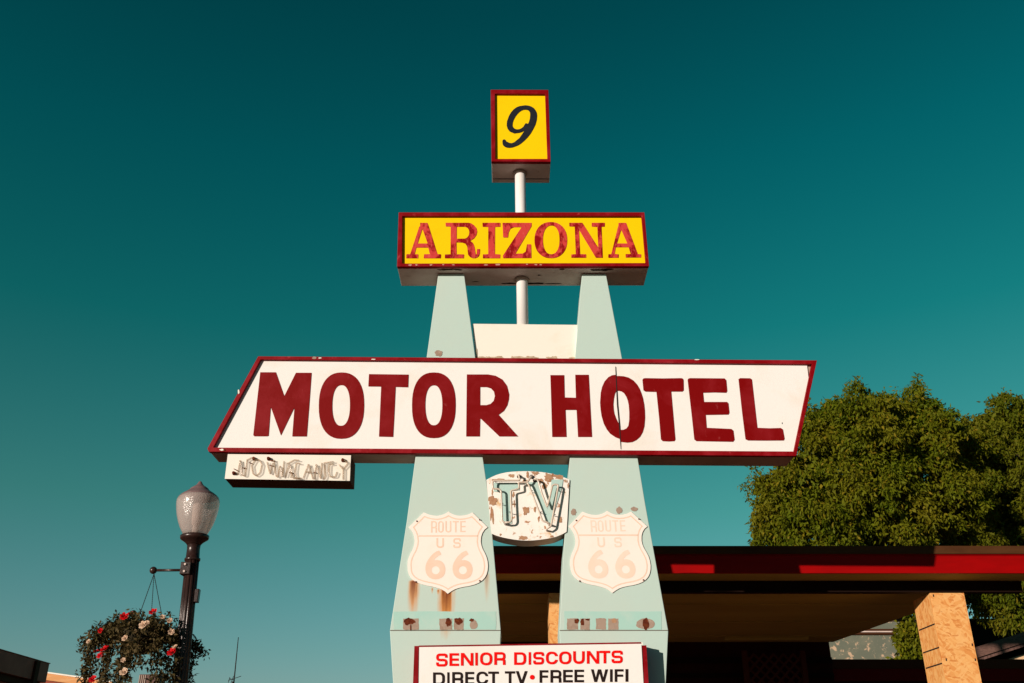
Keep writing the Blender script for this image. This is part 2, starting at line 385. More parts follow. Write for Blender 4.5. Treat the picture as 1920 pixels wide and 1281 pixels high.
def make_osb():
    m, n, p = new_mat('oriented_strand_board')
    tcn = n.nodes.new('ShaderNodeTexCoord')
    cols = []
    for k, (rot, st, sc) in enumerate([(0.75, (2.3,1,0.65), 30), (-0.65, (2.5,1,0.6), 27), (0.15, (2.0,1,0.6), 38)]):
        mp = n.nodes.new('ShaderNodeMapping'); mp.vector_type = 'TEXTURE'; mp.inputs['Rotation'].default_value = (0, rot, 0)
        mp.inputs['Scale'].default_value = st; mp.inputs['Location'].default_value = (k*3.1, 0, k*1.7)
        wob = n.nodes.new('ShaderNodeTexNoise'); wob.inputs['Scale'].default_value = 9
        n.links.new(tcn.outputs['Object'], wob.inputs['Vector'])
        ad = n.nodes.new('ShaderNodeVectorMath'); ad.operation = 'MULTIPLY_ADD'
        ad.inputs[1].default_value = (0.09, 0.09, 0.09); n.links.new(wob.outputs['Color'], ad.inputs[0]); n.links.new(tcn.outputs['Object'], ad.inputs[2])
        n.links.new(ad.outputs[0], mp.inputs[0])
        v = n.nodes.new('ShaderNodeTexVoronoi'); v.inputs['Scale'].default_value = sc; v.feature = 'F1'
        n.links.new(mp.outputs[0], v.inputs['Vector'])
        s = n.nodes.new('ShaderNodeSeparateColor'); n.links.new(v.outputs['Color'], s.inputs[0]); cols.append(s.outputs[0])
    a = mixc(n, mrange(n, cols[0], 0.25, 0.85), (0.76, 0.40, 0.13), (0.66, 0.27, 0.065))
    a = mixc(n, mrange(n, cols[1], 0.62, 0.75, 0, 0.75), a, (0.78, 0.44, 0.16))
    a = mixc(n, mrange(n, cols[2], 0.84, 0.93, 0, 0.8), a, (0.56, 0.19, 0.035))
    a = mixc(n, mrange(n, noise(n, 30, 4, 0.6, (0.5,1,1.4)), 0.66, 0.74, 0, 0.7), a, (0.34, 0.10, 0.02))
    n.links.new(a, p.inputs['Base Color']); p.inputs['Roughness'].default_value = 0.75
    b = n.nodes.new('ShaderNodeBump'); b.inputs['Strength'].default_value = 0.25; b.inputs['Distance'].default_value = 0.01
    n.links.new(cols[0], b.inputs['Height']); n.links.new(b.outputs[0], p.inputs['Normal'])
    return m
M['osb'] = make_osb()

def make_pylon(name, streaks):
    """pale turquoise paint; rust runs at given spots (x centre, top z, length, half width, strength) in object space"""
    m, n, p = new_mat(name)
    c = mixc(n, mrange(n, noise(n, 1.3, 5), 0.42, 0.75), (0.475, 0.615, 0.565), (0.505, 0.605, 0.545))
    c = mixc(n, mrange(n, noise(n, 26, 4, 0.7), 0.73, 0.78, 0, 0.55), c, (0.32, 0.27, 0.20))
    tcn = n.nodes.new('ShaderNodeTexCoord'); sp = n.nodes.new('ShaderNodeSeparateXYZ'); n.links.new(tcn.outputs['Object'], sp.inputs[0])
    wob = noise(n, 9, 4, 0.6, (1,1,0.5)); run = noise(n, 45, 3, 0.5, (1,1,0.06))
    for (cx, zt, ln, hw, st) in streaks:
        dx = math_n(n, 'ABSOLUTE', math_n(n, 'ADD', math_n(n, 'SUBTRACT', sp.outputs['X'], cx), math_n(n, 'MULTIPLY', math_n(n, 'SUBTRACT', wob, 0.5), hw*0.35)))
        across = mrange(n, dx, 0.0, hw, 1.0, 0.0)
        down = math_n(n, 'SUBTRACT', zt, sp.outputs['Z'])
        below = math_n(n, 'MULTIPLY', mrange(n, down, -0.01, 0.012, 0, 1), mrange(n, down, ln*0.25, ln, 1.0, 0.0))
        k = math_n(n, 'MULTIPLY', math_n(n, 'MULTIPLY', across, below), mrange(n, run, 0.30, 0.62, 0.62, 1.10))
        k2 = mrange(n, k, 0.10, 0.55, 0, st)
        c = mixc(n, k2, c, (0.60, 0.26, 0.075))
        k3 = math_n(n, 'MULTIPLY', mrange(n, k, 0.42, 0.75, 0, st), mrange(n, down, ln*0.05, ln*0.6, 1.0, 0.15))
        c = mixc(n, k3, c, (0.15, 0.03, 0.012))
    n.links.new(c, p.inputs['Base Color']); p.inputs['Roughness'].default_value = 0.5; p.inputs['Specular IOR Level'].default_value = 0.1
    b = n.nodes.new('ShaderNodeBump'); b.inputs['Strength'].default_value = 0.05; b.inputs['Distance'].default_value = 0.02
    n.links.new(noise(n, 6, 4), b.inputs['Height']); n.links.new(b.outputs[0], p.inputs['Normal'])
    return m

def make_globe():
    m = bpy.data.materials.new('prismatic_globe_glass'); m.use_nodes = True; n = m.node_tree; n.nodes.clear()
    o = n.nodes.new('ShaderNodeOutputMaterial')
    tr = n.nodes.new('ShaderNodeBsdfTransparent'); tr.inputs[0].default_value = (0.80, 0.74, 0.74, 1)
    pr = n.nodes.new('ShaderNodeBsdfPrincipled'); pr.inputs['Base Color'].default_value = (0.72, 0.61, 0.57, 1); pr.inputs['Coat Weight'].default_value = 1.0; pr.inputs['Coat Roughness'].default_value = 0.12
    pr.inputs['Roughness'].default_value = 0.20; pr.inputs['Specular IOR Level'].default_value = 1.0
    tl = n.nodes.new('ShaderNodeBsdfTranslucent'); tl.inputs[0].default_value = (0.80, 0.68, 0.60, 1)
    tcn = n.nodes.new('ShaderNodeTexCoord'); v = n.nodes.new('ShaderNodeTexVoronoi'); v.inputs['Scale'].default_value = 90
    n.links.new(tcn.outputs['Object'], v.inputs['Vector'])
    b = n.nodes.new('ShaderNodeBump'); b.inputs['Strength'].default_value = 0.45; b.inputs['Distance'].default_value = 0.006
    n.links.new(v.outputs['Distance'], b.inputs['Height']); n.links.new(b.outputs[0], pr.inputs['Normal'])
    a1 = n.nodes.new('ShaderNodeMixShader'); a1.inputs[0].default_value = 0.30
    n.links.new(pr.outputs[0], a1.inputs[1]); n.links.new(tl.outputs[0], a1.inputs[2])
    a2 = n.nodes.new('ShaderNodeMixShader'); a2.inputs[0].default_value = 0.60
    n.links.new(tr.outputs[0], a2.inputs[1]); n.links.new(a1.outputs[0], a2.inputs[2]); n.links.new(a2.outputs[0], o.inputs[0])
    return m
M['globe'] = make_globe()

def make_leaf(name, c1, c2, c3, trans=0.3):
    m = bpy.data.materials.new(name); m.use_nodes = True; n = m.node_tree; n.nodes.clear()
    o = n.nodes.new('ShaderNodeOutputMaterial'); g = n.nodes.new('ShaderNodeNewGeometry')
    c = mixc(n, mrange(n, g.outputs['Random Per Island'], 0.0, 0.8), c1, c2)
    c = mixc(n, mrange(n, g.outputs['Random Per Island'], 0.88, 0.97, 0, 0.8), c, c3)
    c = mixc(n, mrange(n, noise(n, 0.8, 3), 0.35, 0.7, 0.0, 0.45), c, c3)
    d = n.nodes.new('ShaderNodeBsdfPrincipled'); d.inputs['Roughness'].default_value = 0.6; d.inputs['Specular IOR Level'].default_value = 0.08
    t = n.nodes.new('ShaderNodeBsdfTranslucent'); n.links.new(c, d.inputs['Base Color']); n.links.new(c, t.inputs[0])
    x = n.nodes.new('ShaderNodeMixShader'); x.inputs[0].default_value = trans
    n.links.new(d.outputs[0], x.inputs[1]); n.links.new(t.outputs[0], x.inputs[2]); n.links.new(x.outputs[0], o.inputs[0])
    return m
M['leaf'] = make_leaf('olive_tree_leaves', (0.115, 0.150, 0.005), (0.060, 0.098, 0.003), (0.25, 0.18, 0.012))
M['leaf_dark'] = make_leaf('deep_green_tree_leaves', (0.115, 0.140, 0.006), (0.065, 0.095, 0.004), (0.18, 0.14, 0.010))
M['leaf_basket'] = make_leaf('dark_vine_leaves', (0.085, 0.066, 0.024), (0.045, 0.042, 0.014), (0.13, 0.085, 0.038), 0.2)

# ------------------------------------------------------------------ ground
g = MB(); g.add([(-300,-200,0),(300,-200,0),(300,400,0),(-300,400,0)], [(0,1,2,3)])
tag(g.build('ground', M['ground']), kind='structure')

# ------------------------------------------------------------------ the sign pylons
YP = 7.63                                   # front of the pylons
Z_ARIZ = P(960, 500, 7.50).z                # underside of the name sign
LP = [(822,512),(800,670),(779,857),(763,975),(731,1183),(737,1281)]
RPl = [(870,512),(891,670),(905,857),(918,945),(939,1183),(934,1281)]
def make_pyl(name, label, left, right, mat, chips):
    a, b = xz(left, YP), xz(right, YP)
    # top is cut at the underside of the name sign, foot runs on to the ground
    def up(q0, q1, z): t = (z-q0[1])/(q1[1]-q0[1]); return (q0[0]+(q1[0]-q0[0])*t, z)
    top = Z_ARIZ - 0.004
    a[0] = up(a[0], a[1], top); b[0] = up(b[0], b[1], top)
    a.append(up(a[-2], a[-1], -0.3)); b.append(up(b[-2], b[-1], -0.3))
    root = thing(name, label, 'sign pylon', ((a[-1][0]+b[-1][0])/2, YP+0.16, 0), 'pale turquoise sign pylons')
    colm = MB().prism(a[::-1] + b, YP, YP+0.33).build('column', mat(root), root, bevel=0.004)
    # crease where upper and lower cladding sheets meet
    y0 = [p for p in left if p[1] == 1183][0]; y1 = [p for p in right if p[1] in (1183, 1182)][0]
    s = MB()
    q = xz([(y0[0]+0.5, 1181.6), (y1[0]-0.5, 1181.6), (y1[0]-0.5, 1183.0), (y0[0]+0.5, 1183.0)], YP)
    s.sheet([q], YP-0.003)
    s.build('cladding_seam', M['soft_seam'], colm)
    CM = [M['taupe'], M['rust'], M['teal_paint'], M['rust_tan'], M['cream']]
    CN = ['bare_patch', 'rust_patch', 'repainted_band', 'rust_patch', 'bare_patch']
    for k, (pl, m, off) in enumerate(chips): MB().sheet([xz(pl, YP)], YP-0.002-0.0012*off).build(CN[m], CM[m], colm)
    return root
def rect(x0, y0, x1, y1, j=0.6, seed=0):
    rnd = random.Random(seed + int(x0)); r = []
    def edge(a, b, n):
        for i in range(n): t = i/n; r.append((a[0]+(b[0]-a[0])*t + rnd.uniform(-j,j), a[1]+(b[1]-a[1])*t + rnd.uniform(-j,j)))
    edge((x0,y0),(x1,y0),6); edge((x1,y0),(x1,y1),6); edge((x1,y1),(x0,y1),6); edge((x0,y1),(x0,y0),6); return r
def left_mat(root):
    o = world_of(root).translation
    def s(px, py, ln, hw, st):
        q = P(px, py, YP); return (q.x-o.x, q.z-o.z, ln, hw, st)
    return make_pylon('rust_streaked_turquoise', [s(838,1103,0.44,0.085,1.0), s(777,1088,0.34,0.060,0.85), s(913,1075,0.26,0.030,0.35), s(811,1102,0.06,0.012,0.7), s(822,1105,0.05,0.016,0.9)])
def right_mat(root):
    return make_pylon('plain_turquoise', [])
chL = [(rect(738,1147,930,1180.5,0.5,1), 2, 0), (blob(822.5,663,7,6,3), 0, 1),
       (rect(756,1160,785,1181,0.6,2), 0, 1), (rect(824,1160,848,1181,0.6,4), 0, 1), (rect(851,1160,869.5,1181,0.6,5), 0, 1),
       (blob(888,1172,7,9,6,14,0.2), 0, 1),
       (blob(768,1165,11,6.5,8), 1, 2), (blob(763,1167,5,6,18), 1, 3), (blob(841,1167,6,8,9), 1, 2), (blob(860,1165,8,6,10), 1, 2), (blob(884,1163,4,3,11), 1, 2), (blob(770,1177,1,7,12), 1, 4)]
R_L = [(1091,518),(1078,672.5),(1068.5,858),(1056.6,1038),(1048.9,1183),(1053,1281)]
R_R = [(1137,518),(1166.4,673),(1195.5,858),(1209,940),(1253,1183),(1248.5,1281)]
chR = [(rect(1058,1146.5,1240,1180.5,0.5,21), 2, 0), (blob(1075.5,961,5,6,22), 0, 1), (blob(1160,957,5.5,7,23), 0, 1), (blob(1189,955,6,4,24), 0, 1),
       (rect(1063,1160,1083.5,1180.8,0.5,25), 0, 1), (rect(1088,1160,1105.5,1180.8,0.5,26), 0, 1), (rect(1117,1160,1136,1180.8,0.8,27), 0, 1),
       (rect(1140,1160,1159.5,1180.8,0.5,28), 0, 1), (blob(1210,1170,18,10.3,29,16,0.12), 0, 1),
       (blob(1081.5,1165,4,5,30), 1, 2), (blob(1092,1167,4,7,31), 1, 2), (blob(1102,1162,4,2,32), 1, 2), (blob(1211,1170,6,10,33), 1, 2), (blob(1151,1164,5,4,34), 3, 2)]
pyl_l = make_pyl('sign_pylon', 'tapered turquoise pylon with orange rust runs below its white shield', LP, RPl, left_mat, chL)
pyl_r = make_pyl('sign_pylon', 'tapered turquoise pylon without rust runs, grey paint chips above its white shield', R_L, R_R, right_mat, chR)

# ------------------------------------------------------------------ cabinet signs
def cabinet(name, label, cat, outer, inner, face, Yf, depth, face_mat, body_mat, rim=0.028):
    O, I, Fc = xz(outer, Yf), xz(inner, Yf), xz(face, Yf)
    zc = min(z for _, z in O); xc = sum(x for x, _ in O)/len(O)
    root = thing(name, label, cat, (xc, Yf + depth/2, zc))
    fr_ = MB().ring(O, I, Yf, Yf+rim+0.014).build('frame', M['red_frame'], root, bevel=0.004)
    cx = xc; cz = sum(z for _, z in O)/len(O)
    k = [(x+(cx-x)*0.0025, z+(cz-z)*0.008) for x, z in O]
    MB().prism(k, Yf+rim+0.014, Yf+depth).build('cabinet', body_mat, root, bevel=0.004)
    fp_ = MB().sheet([Fc], Yf+rim).build('face_panel', face_mat, root)
    return root, Yf+rim, fp_, fr_

# --- number box on top
zs = lambda pts: zoom(pts, 880, 140, 4.575)
Y9 = 7.55
num, yf, num_f, num_r = cabinet('number_sign', 'small yellow box sign with a black 9 on top of the white pole', 'sign',
    [(920,168),(1028.2,168.4),(1032.6,303.3),(921.5,302.8)], [(928,175.5),(1022,176),(1026.3,297.8),(929,297.8)],
    [(928,175.5),(1022,176),(1026.3,297.8),(929,297.8)], Y9, 0.36, M['yellow'], M['cabinet'])
nine = zs([(283,570),(290,560),(300,557),(310,562),(317,575),(345,588),(365,590),(385,582),(430,545),(475,480),(452,494),(430,501),(385,507),(345,490),(328,468),(320,440),(322,405),(340,355),(358,325),(380,300),(405,282),(430,272),(480,265),(508,268),(530,275),(552,288),(568,308),(578,330),(581,352),(578,390),(567,430),(550,465),(527,505),(500,540),(470,570),(440,595),(415,610),(390,620),(365,628),(340,630),(320,628),(305,622),(292,612),(285,598)])
nine_h = zs([(370,440),(372,415),(380,390),(395,362),(412,340),(430,322),(447,311),(465,304),(482,303),(500,306),(512,315),(520,328),(522,345),(519,380),(511,408),(503,424),(492,420),(482,420),(474,430),(465,447),(450,460),(433,469),(415,472),(398,470),(385,463),(375,452)])
MB().sheet([xz(nine, yf)], yf-0.004, 0, [xz(nine_h, yf)]).build('numeral', M['black'], num_f)
ns = xz([(921.5,302.8),(1032.6,303.3)], Y9)
MB().box(ns[0][0]+0.006, ns[1][0]-0.006, Y9+0.285, Y9+0.290, min(ns[0][1],ns[1][1])-0.0015, min(ns[0][1],ns[1][1])+0.004).build('panel_seam', M['seam'], num)

# --- name board
YA = 7.50
zA = lambda pts: zoom(pts, 720, 380, 7.115)
zB = lambda pts: zoom(pts, 980, 380, 7.115)
ar, yf, ar_f, ar_r = cabinet('name_sign', 'long yellow box sign with faded red slab-serif capitals, across both pylon tops', 'sign',
    [(747.4,398),(1208.4,398),(1217.3,499.2),(744.2,499.9)], [(754.5,405),(1202.8,405),(1210.6,493),(753.8,494)],
    [(754.5,405),(1202.8,405),(1210.6,493),(753.8,494)], YA, 0.37, M['yellow'], M['cabinet'])
gl, ho = [], []
gl.append(zA([(482,273),(580,273),(612,370),(712,690),(760,692),(757,745),(530,745),(535,692),(612,690),(590,603),(430,603),(408,690),(457,692),(455,745),(296,745),(300,692),(350,690),(470,325),(482,320)])); ho.append(zA([(512,350),(582,548),(448,548)]))
gl.append(zA([(822,272),(1130,272),(1165,280),(1195,300),(1232,342),(1243,390),(1232,435),(1200,480),(1150,512),(1180,535),(1198,565),(1210,610),(1216,660),(1222,690),(1236,692),(1240,622),(1280,622),(1278,680),(1268,710),(1248,733),(1215,745),(1180,744),(1148,730),(1122,700),(1116,650),(1110,590),(1085,550),(1040,535),(965,533),(968,692),(1068,694),(1065,745),(812,745),(812,695),(888,692),(890,322),(822,320)]))
ho.append(zA([(970,325),(1080,325),(1112,338),(1132,366),(1138,402),(1130,440),(1110,468),(1080,483),(968,485)]))
gl.append(zA([(1313,272),(1552,272),(1550,325),(1480,327),(1478,690),(1550,694),(1548,745),(1318,745),(1320,694),(1390,690),(1390,327),(1315,325)]))
gl.append(zA([(1580,273),(1969,273),(1967,318),(1752,684),(1850,682),(1890,655),(1908,559),(1962,559),(1966,742),(1590,744),(1584,713),(1835,330),(1730,331),(1685,352),(1662,400),(1653,468),(1590,468)]))
gl.append(zB(sup(375,503,218,241,2.2))); ho.append(zB(sup(380,500,111,192,2.2)))
gl.append(zB([(620,272),(795,272),(1008,605),(995,327),(920,322),(920,272),(1095,272),(1093,322),(1050,325),(1067,738),(975,738),(750,365),(765,690),(845,692),(845,738),(648,738),(648,695),(708,690),(693,322),(622,320)]))
gl.append(zB([(1278,273),(1378,273),(1535,690),(1580,692),(1578,735),(1372,735),(1372,690),(1440,688),(1412,598),(1240,598),(1225,688),(1280,692),(1278,738),(1140,738),(1143,692),(1182,690),(1270,325),(1275,318)])); ho.append(zB([(1313,365),(1395,548),(1255,548)]))
MB().sheet([xz(p, yf) for p in gl], yf-0.004, 0, [xz(h, yf) for h in ho]).build('lettering', M['faded_red'], ar_f)
ch = MB()
for k, (x, y, rx, ry) in enumerate([(769,497.3,3.4,1.5),(781,497,2.2,1.4),(808,497,3,1.3),(831,496.6,2,1),(850,497,2.5,1),(911,497.2,4,1.1),(933,496.5,4.5,1.4),(988,496,2,1),(1005,496.6,3,1),(1014,496.8,2.5,1)]):
    MB().sheet([xz(blob(x,y,rx,ry,40+k), YA)], YA-0.002).build('paint_chip', M['pale_chip'], ar_r)

zk = min(p[1] for p in xz([(747,499.9),(1217,499.2)], YA))
for k, (px, dy_, rx_, ry_) in enumerate([(832,0.02,0.06,0.014),(848,0.012,0.05,0.010),(860,0.022,0.035,0.012),(1054,0.015,0.025,0.010),(1126,0.03,0.07,0.018),(1140,0.02,0.05,0.012),(955,0.345,0.07,0.012),(1003,0.345,0.08,0.014),(1040,0.35,0.07,0.008),(1012,0.15,0.012,0.010),(890,0.30,0.03,0.006)]):
    c_ = P(px, 500, YA); pts = [(c_.x + a_, YA + 0.045 + dy_*0.8 + b_, zk + 0.0015) for a_, b_ in blob(0, 0, rx_, ry_, 500+k, 16, 0.5)]
    MB().add(pts, [tuple(range(len(pts)))]).build('bare_patch', M['rust_dark'], ar)

# --- pole
pole_x0 = P(975.5, 340, 7.74); pole_x1 = P(979.9, 600, 7.74)
ztop = P(975, 303, Y9).z + 0.02
zbot = P(980, 607, 7.74).z - 0.05
def onpole(z): t = (z-pole_x0.z)/(pole_x1.z-pole_x0.z); return Vector((pole_x0.x+(pole_x1.x-pole_x0.x)*t, 7.74, z))
pr = thing('sign_pole', 'white round steel pole rising through the yellow name sign to the 9 box', 'pole', onpole(zbot))
MB().tube([onpole(zbot), onpole((zbot+ztop)/2), onpole(ztop)], 0.052, 24).build('shaft', M['post_white'], pr)
for z in (ztop-0.024, Z_ARIZ-0.004):
    o = onpole(z); MB().tube([o - Vector((0,0,0.02)), o], [0.063, 0.070], 24).build('flange', M['cabinet_brown'], pr)

# --- white panel between the pylon tops
YL = 7.66
lp = xz([(885.5,607),(1083,609),(1079,690),(894,690)], YL)
lin_r = thing('cross_panel', 'plain white panel between the upper pylons, peeling along its bottom edge', 'panel', (sum(p[0] for p in lp)/4, YL+0.1, min(p[1] for p in lp)))
lin_p = MB().prism(lp, YL, YL+0.24).build('panel', M['cream'], lin_r, bevel=0.003)
rnd = random.Random(5)
for k in range(26):
    x = 893 + k*7.1 + rnd.uniform(-3,3)
    if 948 < x < 958 or 1010 < x < 1020 or 1050 < x < 1066: continue
    h = rnd.uniform(1.2, 2.8)
    MB().sheet([xz(blob(x, 671.5-h*0.3, rnd.uniform(3,8), h, 100+k, 16, 0.5), YL)], YL-0.0015-0.0004*(k % 5)).build('peeled_flake', M['peel'], lin_p)
MB().sheet([xz(blob(893.5,662,1.8,8,130,16,0.4), YL)], YL-0.0045).build('peeled_flake', M['peel'], lin_p)

# --- motor hotel board
YM = 7.57
z3 = lambda pts: zoom(pts, 370, 640, 3.2)
z4 = lambda pts: zoom(pts, 960, 640, 3.2)
mo, yf, mo_f, mo_r = cabinet('motel_sign', 'widest sign, white with slanted ends and large dark red capitals', 'sign',
    [(484,668),(1532,675.6),(1493,855),(391,847),(388.8,841)], [(488.5,674),(1522.5,682.5),(1488.5,846.5),(400.5,839.2),(400.0,838.4)],
    [(488.5,674),(1514.8,682.4),(1517.6,706),(1488.5,846.5),(400.5,839.2),(400.0,838.4)], YM, 0.29, M['white'], M['cabinet_brown'])
gl, ho = [], []
gl.append(z3([(378,187),(472,187),(522,330),(592,190),(686,190),(672,385),(657,572),(570,572),(583,398),(502,566),(441,395),(428,568),(420,571),(342,571),(336,564)]))
gl.append(z3(sup(865,387,136,199,2.35,44,-0.01))); ho.append(z3(sup(863,386,53,122,2.3,44,-0.01)))
gl.append(z3([(1030,198),(1268,201),(1265,277),(1190,275),(1183,430),(1175,575),(1090,573),(1103,273),(1026,272)]))
gl.append(z3(sup(1419,385,131,197,2.4,44,-0.005))); ho.append(z3(sup(1419,385,51,120,2.3,44)))
gl.append(z3([(1617,200),(1745,200),(1790,208),(1830,230),(1858,268),(1871,320),(1869,350),(1860,385),(1840,418),(1808,442),(1925,572),(1812,572),(1700,465),(1697,468),(1695,572),(1613,572)]))
ho.append(z3([(1697,276),(1735,276),(1762,284),(1780,304),(1785,330),(1778,358),(1760,376),(1735,384),(1697,384)]))
gl.append(z4([(230,204),(313,204),(316,338),(383,340),(379,202),(460,202),(470,390),(480,575),(396,575),(387,413),(321,413),(327,575),(241,575),(236,400)]))
gl.append(z4([(622,202),(600,205),(578,216),(555,242),(540,275),(532,310),(528,370),(531,410),(537,450),(550,495),(568,530),(590,557),(620,577),(646,587),(649,604),(690,609),(720,606),(745,594),(768,574),(784,546),(794,510),(798,460),(797,420),(793,380),(785,340),(776,312),(765,285),(750,260),(728,236),(700,219),(670,211),(640,209),(626,210)]))
ho.append(z4([(625,300),(617,316),(611,345),(608,380),(610,410),(614,435),(624,463),(636,488),(646,500),(651,532),(668,532),(686,524),(698,508),(703,470),(703,425),(700,385),(695,360),(686,335),(672,313),(656,302),(640,298)]))
gl.append(z4([(782,232),(788,224),(800,222),(905,224),(1015,222),(1025,225),(1029,234),(1030,295),(1022,303),(955,303),(967,440),(980,590),(974,600),(940,602),(903,600),(893,590),(882,460),(866,305),(800,303),(788,296)]))
gl.append(z4([(1053,233),(1058,225),(1068,222),(1180,223),(1275,224),(1285,234),(1291,300),(1285,310),(1215,308),(1146,310),(1152,365),(1290,365),(1298,373),(1304,430),(1298,441),(1162,443),(1168,520),(1316,527),(1328,537),(1335,592),(1326,604),(1210,602),(1105,600),(1093,590),(1077,440)]))
gl.append(z4([(1358,229),(1368,222),(1428,223),(1439,230),(1455,370),(1472,520),(1545,523),(1612,521),(1625,530),(1635,585),(1630,596),(1520,597),(1415,596),(1400,589),(1380,430)]))
MB().sheet([xz(p, yf) for p in gl], yf-0.004, 0, [xz(h, yf) for h in ho]).build('lettering', M['red_text'], mo_f)
sm = MB()
sm.sheet([xz([(1153.4,688),(1154.4,688),(1156.4,720),(1158.6,760),(1162.5,800),(1164.2,843),(1163.4,843),(1160.4,800),(1156.4,760),(1154.8,720)], yf)], yf-0.007)
sm.build('panel_seam', M['seam'], mo_f)
ch = MB()
for k, (x, y, rx, ry, mm) in enumerate([(589.5,671,4,2.4,1),(447.5,735,1.6,4,0),(416,843.5,4,1.8,0),(421,844,2,2.2,2),(600,671.5,3,1,0),(700,674,4,0.9,0),(1307,674.6,5,0.8,0),(1462,790,1,2,0)]):
    MB().sheet([xz(blob(x,y,rx,ry,60+k), YM)], YM-0.002-0.0006*(k % 2)).build('paint_chip', [M['cream'], M['taupe'], M['rust']][mm], mo_r)
zu = P(960, 855, YM).z

# --- vacancy box hung below its left end
YV = 7.60
zv = lambda pts: zoom(pts, 380, 820, 6)
vo = xz(zv([(283,190),(1668,203),(1655,490),(248,468)]), YV)
va = thing('vacancy_sign', 'small cream box with unlit NO VACANCY neon tubes under the sign end', 'sign', (sum(p[0] for p in vo)/4, YV+0.12, min(p[1] for p in vo)))
MB().prism(vo, YV+0.004, YV+0.25).build('cabinet', M['dark_build2'], va, bevel=0.003)
MB().sheet([vo], YV).build('face_panel', M['cream'], va)
MB().prism(xz(zv([(290,168),(1662,180),(1662,196),(285,186)]), YV+0.02), YV+0.03, YV+0.22).build('hanger', M['cabinet_brown'], va)
def neon(paths, Y, off, r, f, n=6, rr=14):
    m = MB()
    for pth in paths:
        q = rpath([(a, b) for a, b in pth], rr, 5) if len(pth) > 2 else pth
        m.tube([P(*f([c])[0], Y) + Vector((0, -off, 0)) for c in q], r, n)
    return m
letters = [ # N O  V A C A N C Y drawn as single tubes, in zoomed photo units
 [(405,432),(432,265),(455,440),(485,445),(510,270)], [(505,268),(560,240),(605,255)],
 [(560,330),(575,420),(610,445),(655,410),(675,320),(650,265),(600,262),(560,330)],
 [(735,290),(765,425),(800,300)], [(810,265),(830,440),(850,462),(880,330),(905,462),(925,280)],
 [(935,455),(985,310),(1010,410),(1000,465)], [(1105,305),(1060,300),(1045,400),(1060,470),(1120,470)],
 [(1140,470),(1200,310),(1250,480)], [(1165,400),(1225,402)], [(1265,480),(1285,310),(1335,478),(1350,300)],
 [(1480,310),(1430,315),(1425,400),(1440,455),(1500,455),(1520,400)],
 [(1545,320),(1585,370),(1640,310),(1620,280),(1580,262)], [(1590,370),(1588,485)], [(1370,300),(1480,285)], [(1375,310),(1390,450),(1370,480)],
 [(960,310),(1040,265),(1090,270)], [(1000,400),(1030,470),(1100,472)]]
letters2 = [[(a-9, b-7) for a, b in p] for p in letters]
neon(letters, YV, 0.022, 0.0062, zv).build('neon_lettering', M['neon_pale'], va)
neon(letters2, YV, 0.010, 0.0045, zv).build('neon_backing_tubes', M['neon_pale'], va)
for (x, y) in [(355,408),(580,245),(745,245),(1580,262)]:
    q = P(*zv([(x, y)])[0], YV); MB().tube([q + Vector((0,-0.002,0)), q + Vector((0,-0.03,0))], [0.016, 0.011], 12).build('electrode', M['rust'], va)
for (a, b) in [((355,360),(400,385)),((525,290),(560,302)),((760,265),(820,275)),((755,320),(805,332)),((975,400),(1030,412)),((1250,400),(1290,408)),((450,350),(485,352))]:
    MB().tube([P(*zv([a])[0], YV)+Vector((0,-0.012,0)), P(*zv([b])[0], YV)+Vector((0,-0.012,0))], 0.0035, 6).build('tube_clip', M['rust'], va)

# --- TV shield between the pylons
YT = 7.618
zt = lambda pts: zoom(pts, 890, 870, 7.535)
to = xz(zt([(165,225),(230,190),(300,158),(370,136),(450,119),(530,110),(600,106),(700,103),(800,104),(880,109),(950,116),(1030,128),(1100,142),(1180,164),(1250,186),(1300,205),(1340,225),(1330,400),(1318,600),(1308,800),(1298,960),(1240,992),(1150,1030),(1080,1047),(1000,1061),(925,1071),(850,1079),(775,1083),(700,1083),(625,1077),(550,1068),(475,1055),(400,1040),(350,1026),(300,1010),(238,985),(222,850),(205,650),(185,430)]), YT)
tv = thing('television_sign', 'chipped white shield sign with teal TV letters and bare neon tubes between pylons', 'sign', (sum(p[0] for p in to)/len(to), YT+0.1, min(p[1] for p in to)))
tcx = sum(p[0] for p in to)/len(to)
MB().prism([(tcx+(x-tcx)*0.985, z) for x, z in to], YT+0.004, YT+0.20).build('cabinet', M['cabinet_brown'], tv)
tv_f = MB().sheet([to], YT).build('face_panel', M['tv_white'], tv)
ch = MB()
for k, (x, y, rx, ry, mm) in enumerate([(520,170,48,28,0),(750,150,22,48,0),(860,130,48,22,0),(1045,190,62,58,0),(1190,180,72,34,1),(1105,160,20,25,1),(1220,205,30,20,1),(720,655,44,66,0),(690,1045,66,28,0),(1090,1026,30,14,0),(1212,800,20,48,0),(255,520,58,58,1),(240,690,24,100,1),(262,800,14,60,1),(350,228,105,16,0),(930,245,42,38,0),(985,310,34,46,0),(250,400,12,50,1),(1275,240,14,24,0),(1300,250,10,20,0),(365,1000,14,18,0),(715,250,50,26,0),(1320,310,12,40,0),(850,640,14,40,0),(905,780,16,40,0),(560,560,10,50,0),(548,430,14,40,0)]):
    MB().sheet([xz(zt(blob(x,y,rx,ry,200+k,22,0.45)), YT)], YT-0.0015-0.0007*(k % 4)).build('rust_patch', M['rust_tan'], tv_f)
tl = [zt([(272,268),(600,268),(632,300),(632,372),(520,385),(522,600),(525,845),(398,845),(388,600),(384,402),(272,395)]),
      zt([(700,290),(770,262),(885,255),(960,450),(1028,640),(1060,440),(1088,225),(1250,222),(1235,330),(1150,600),(1072,862),(1010,830),(930,600),(850,420),(790,300)])]
MB().sheet([xz(p, YT) for p in tl], YT-0.006).build('lettering', M['tv_teal'], tv_f)
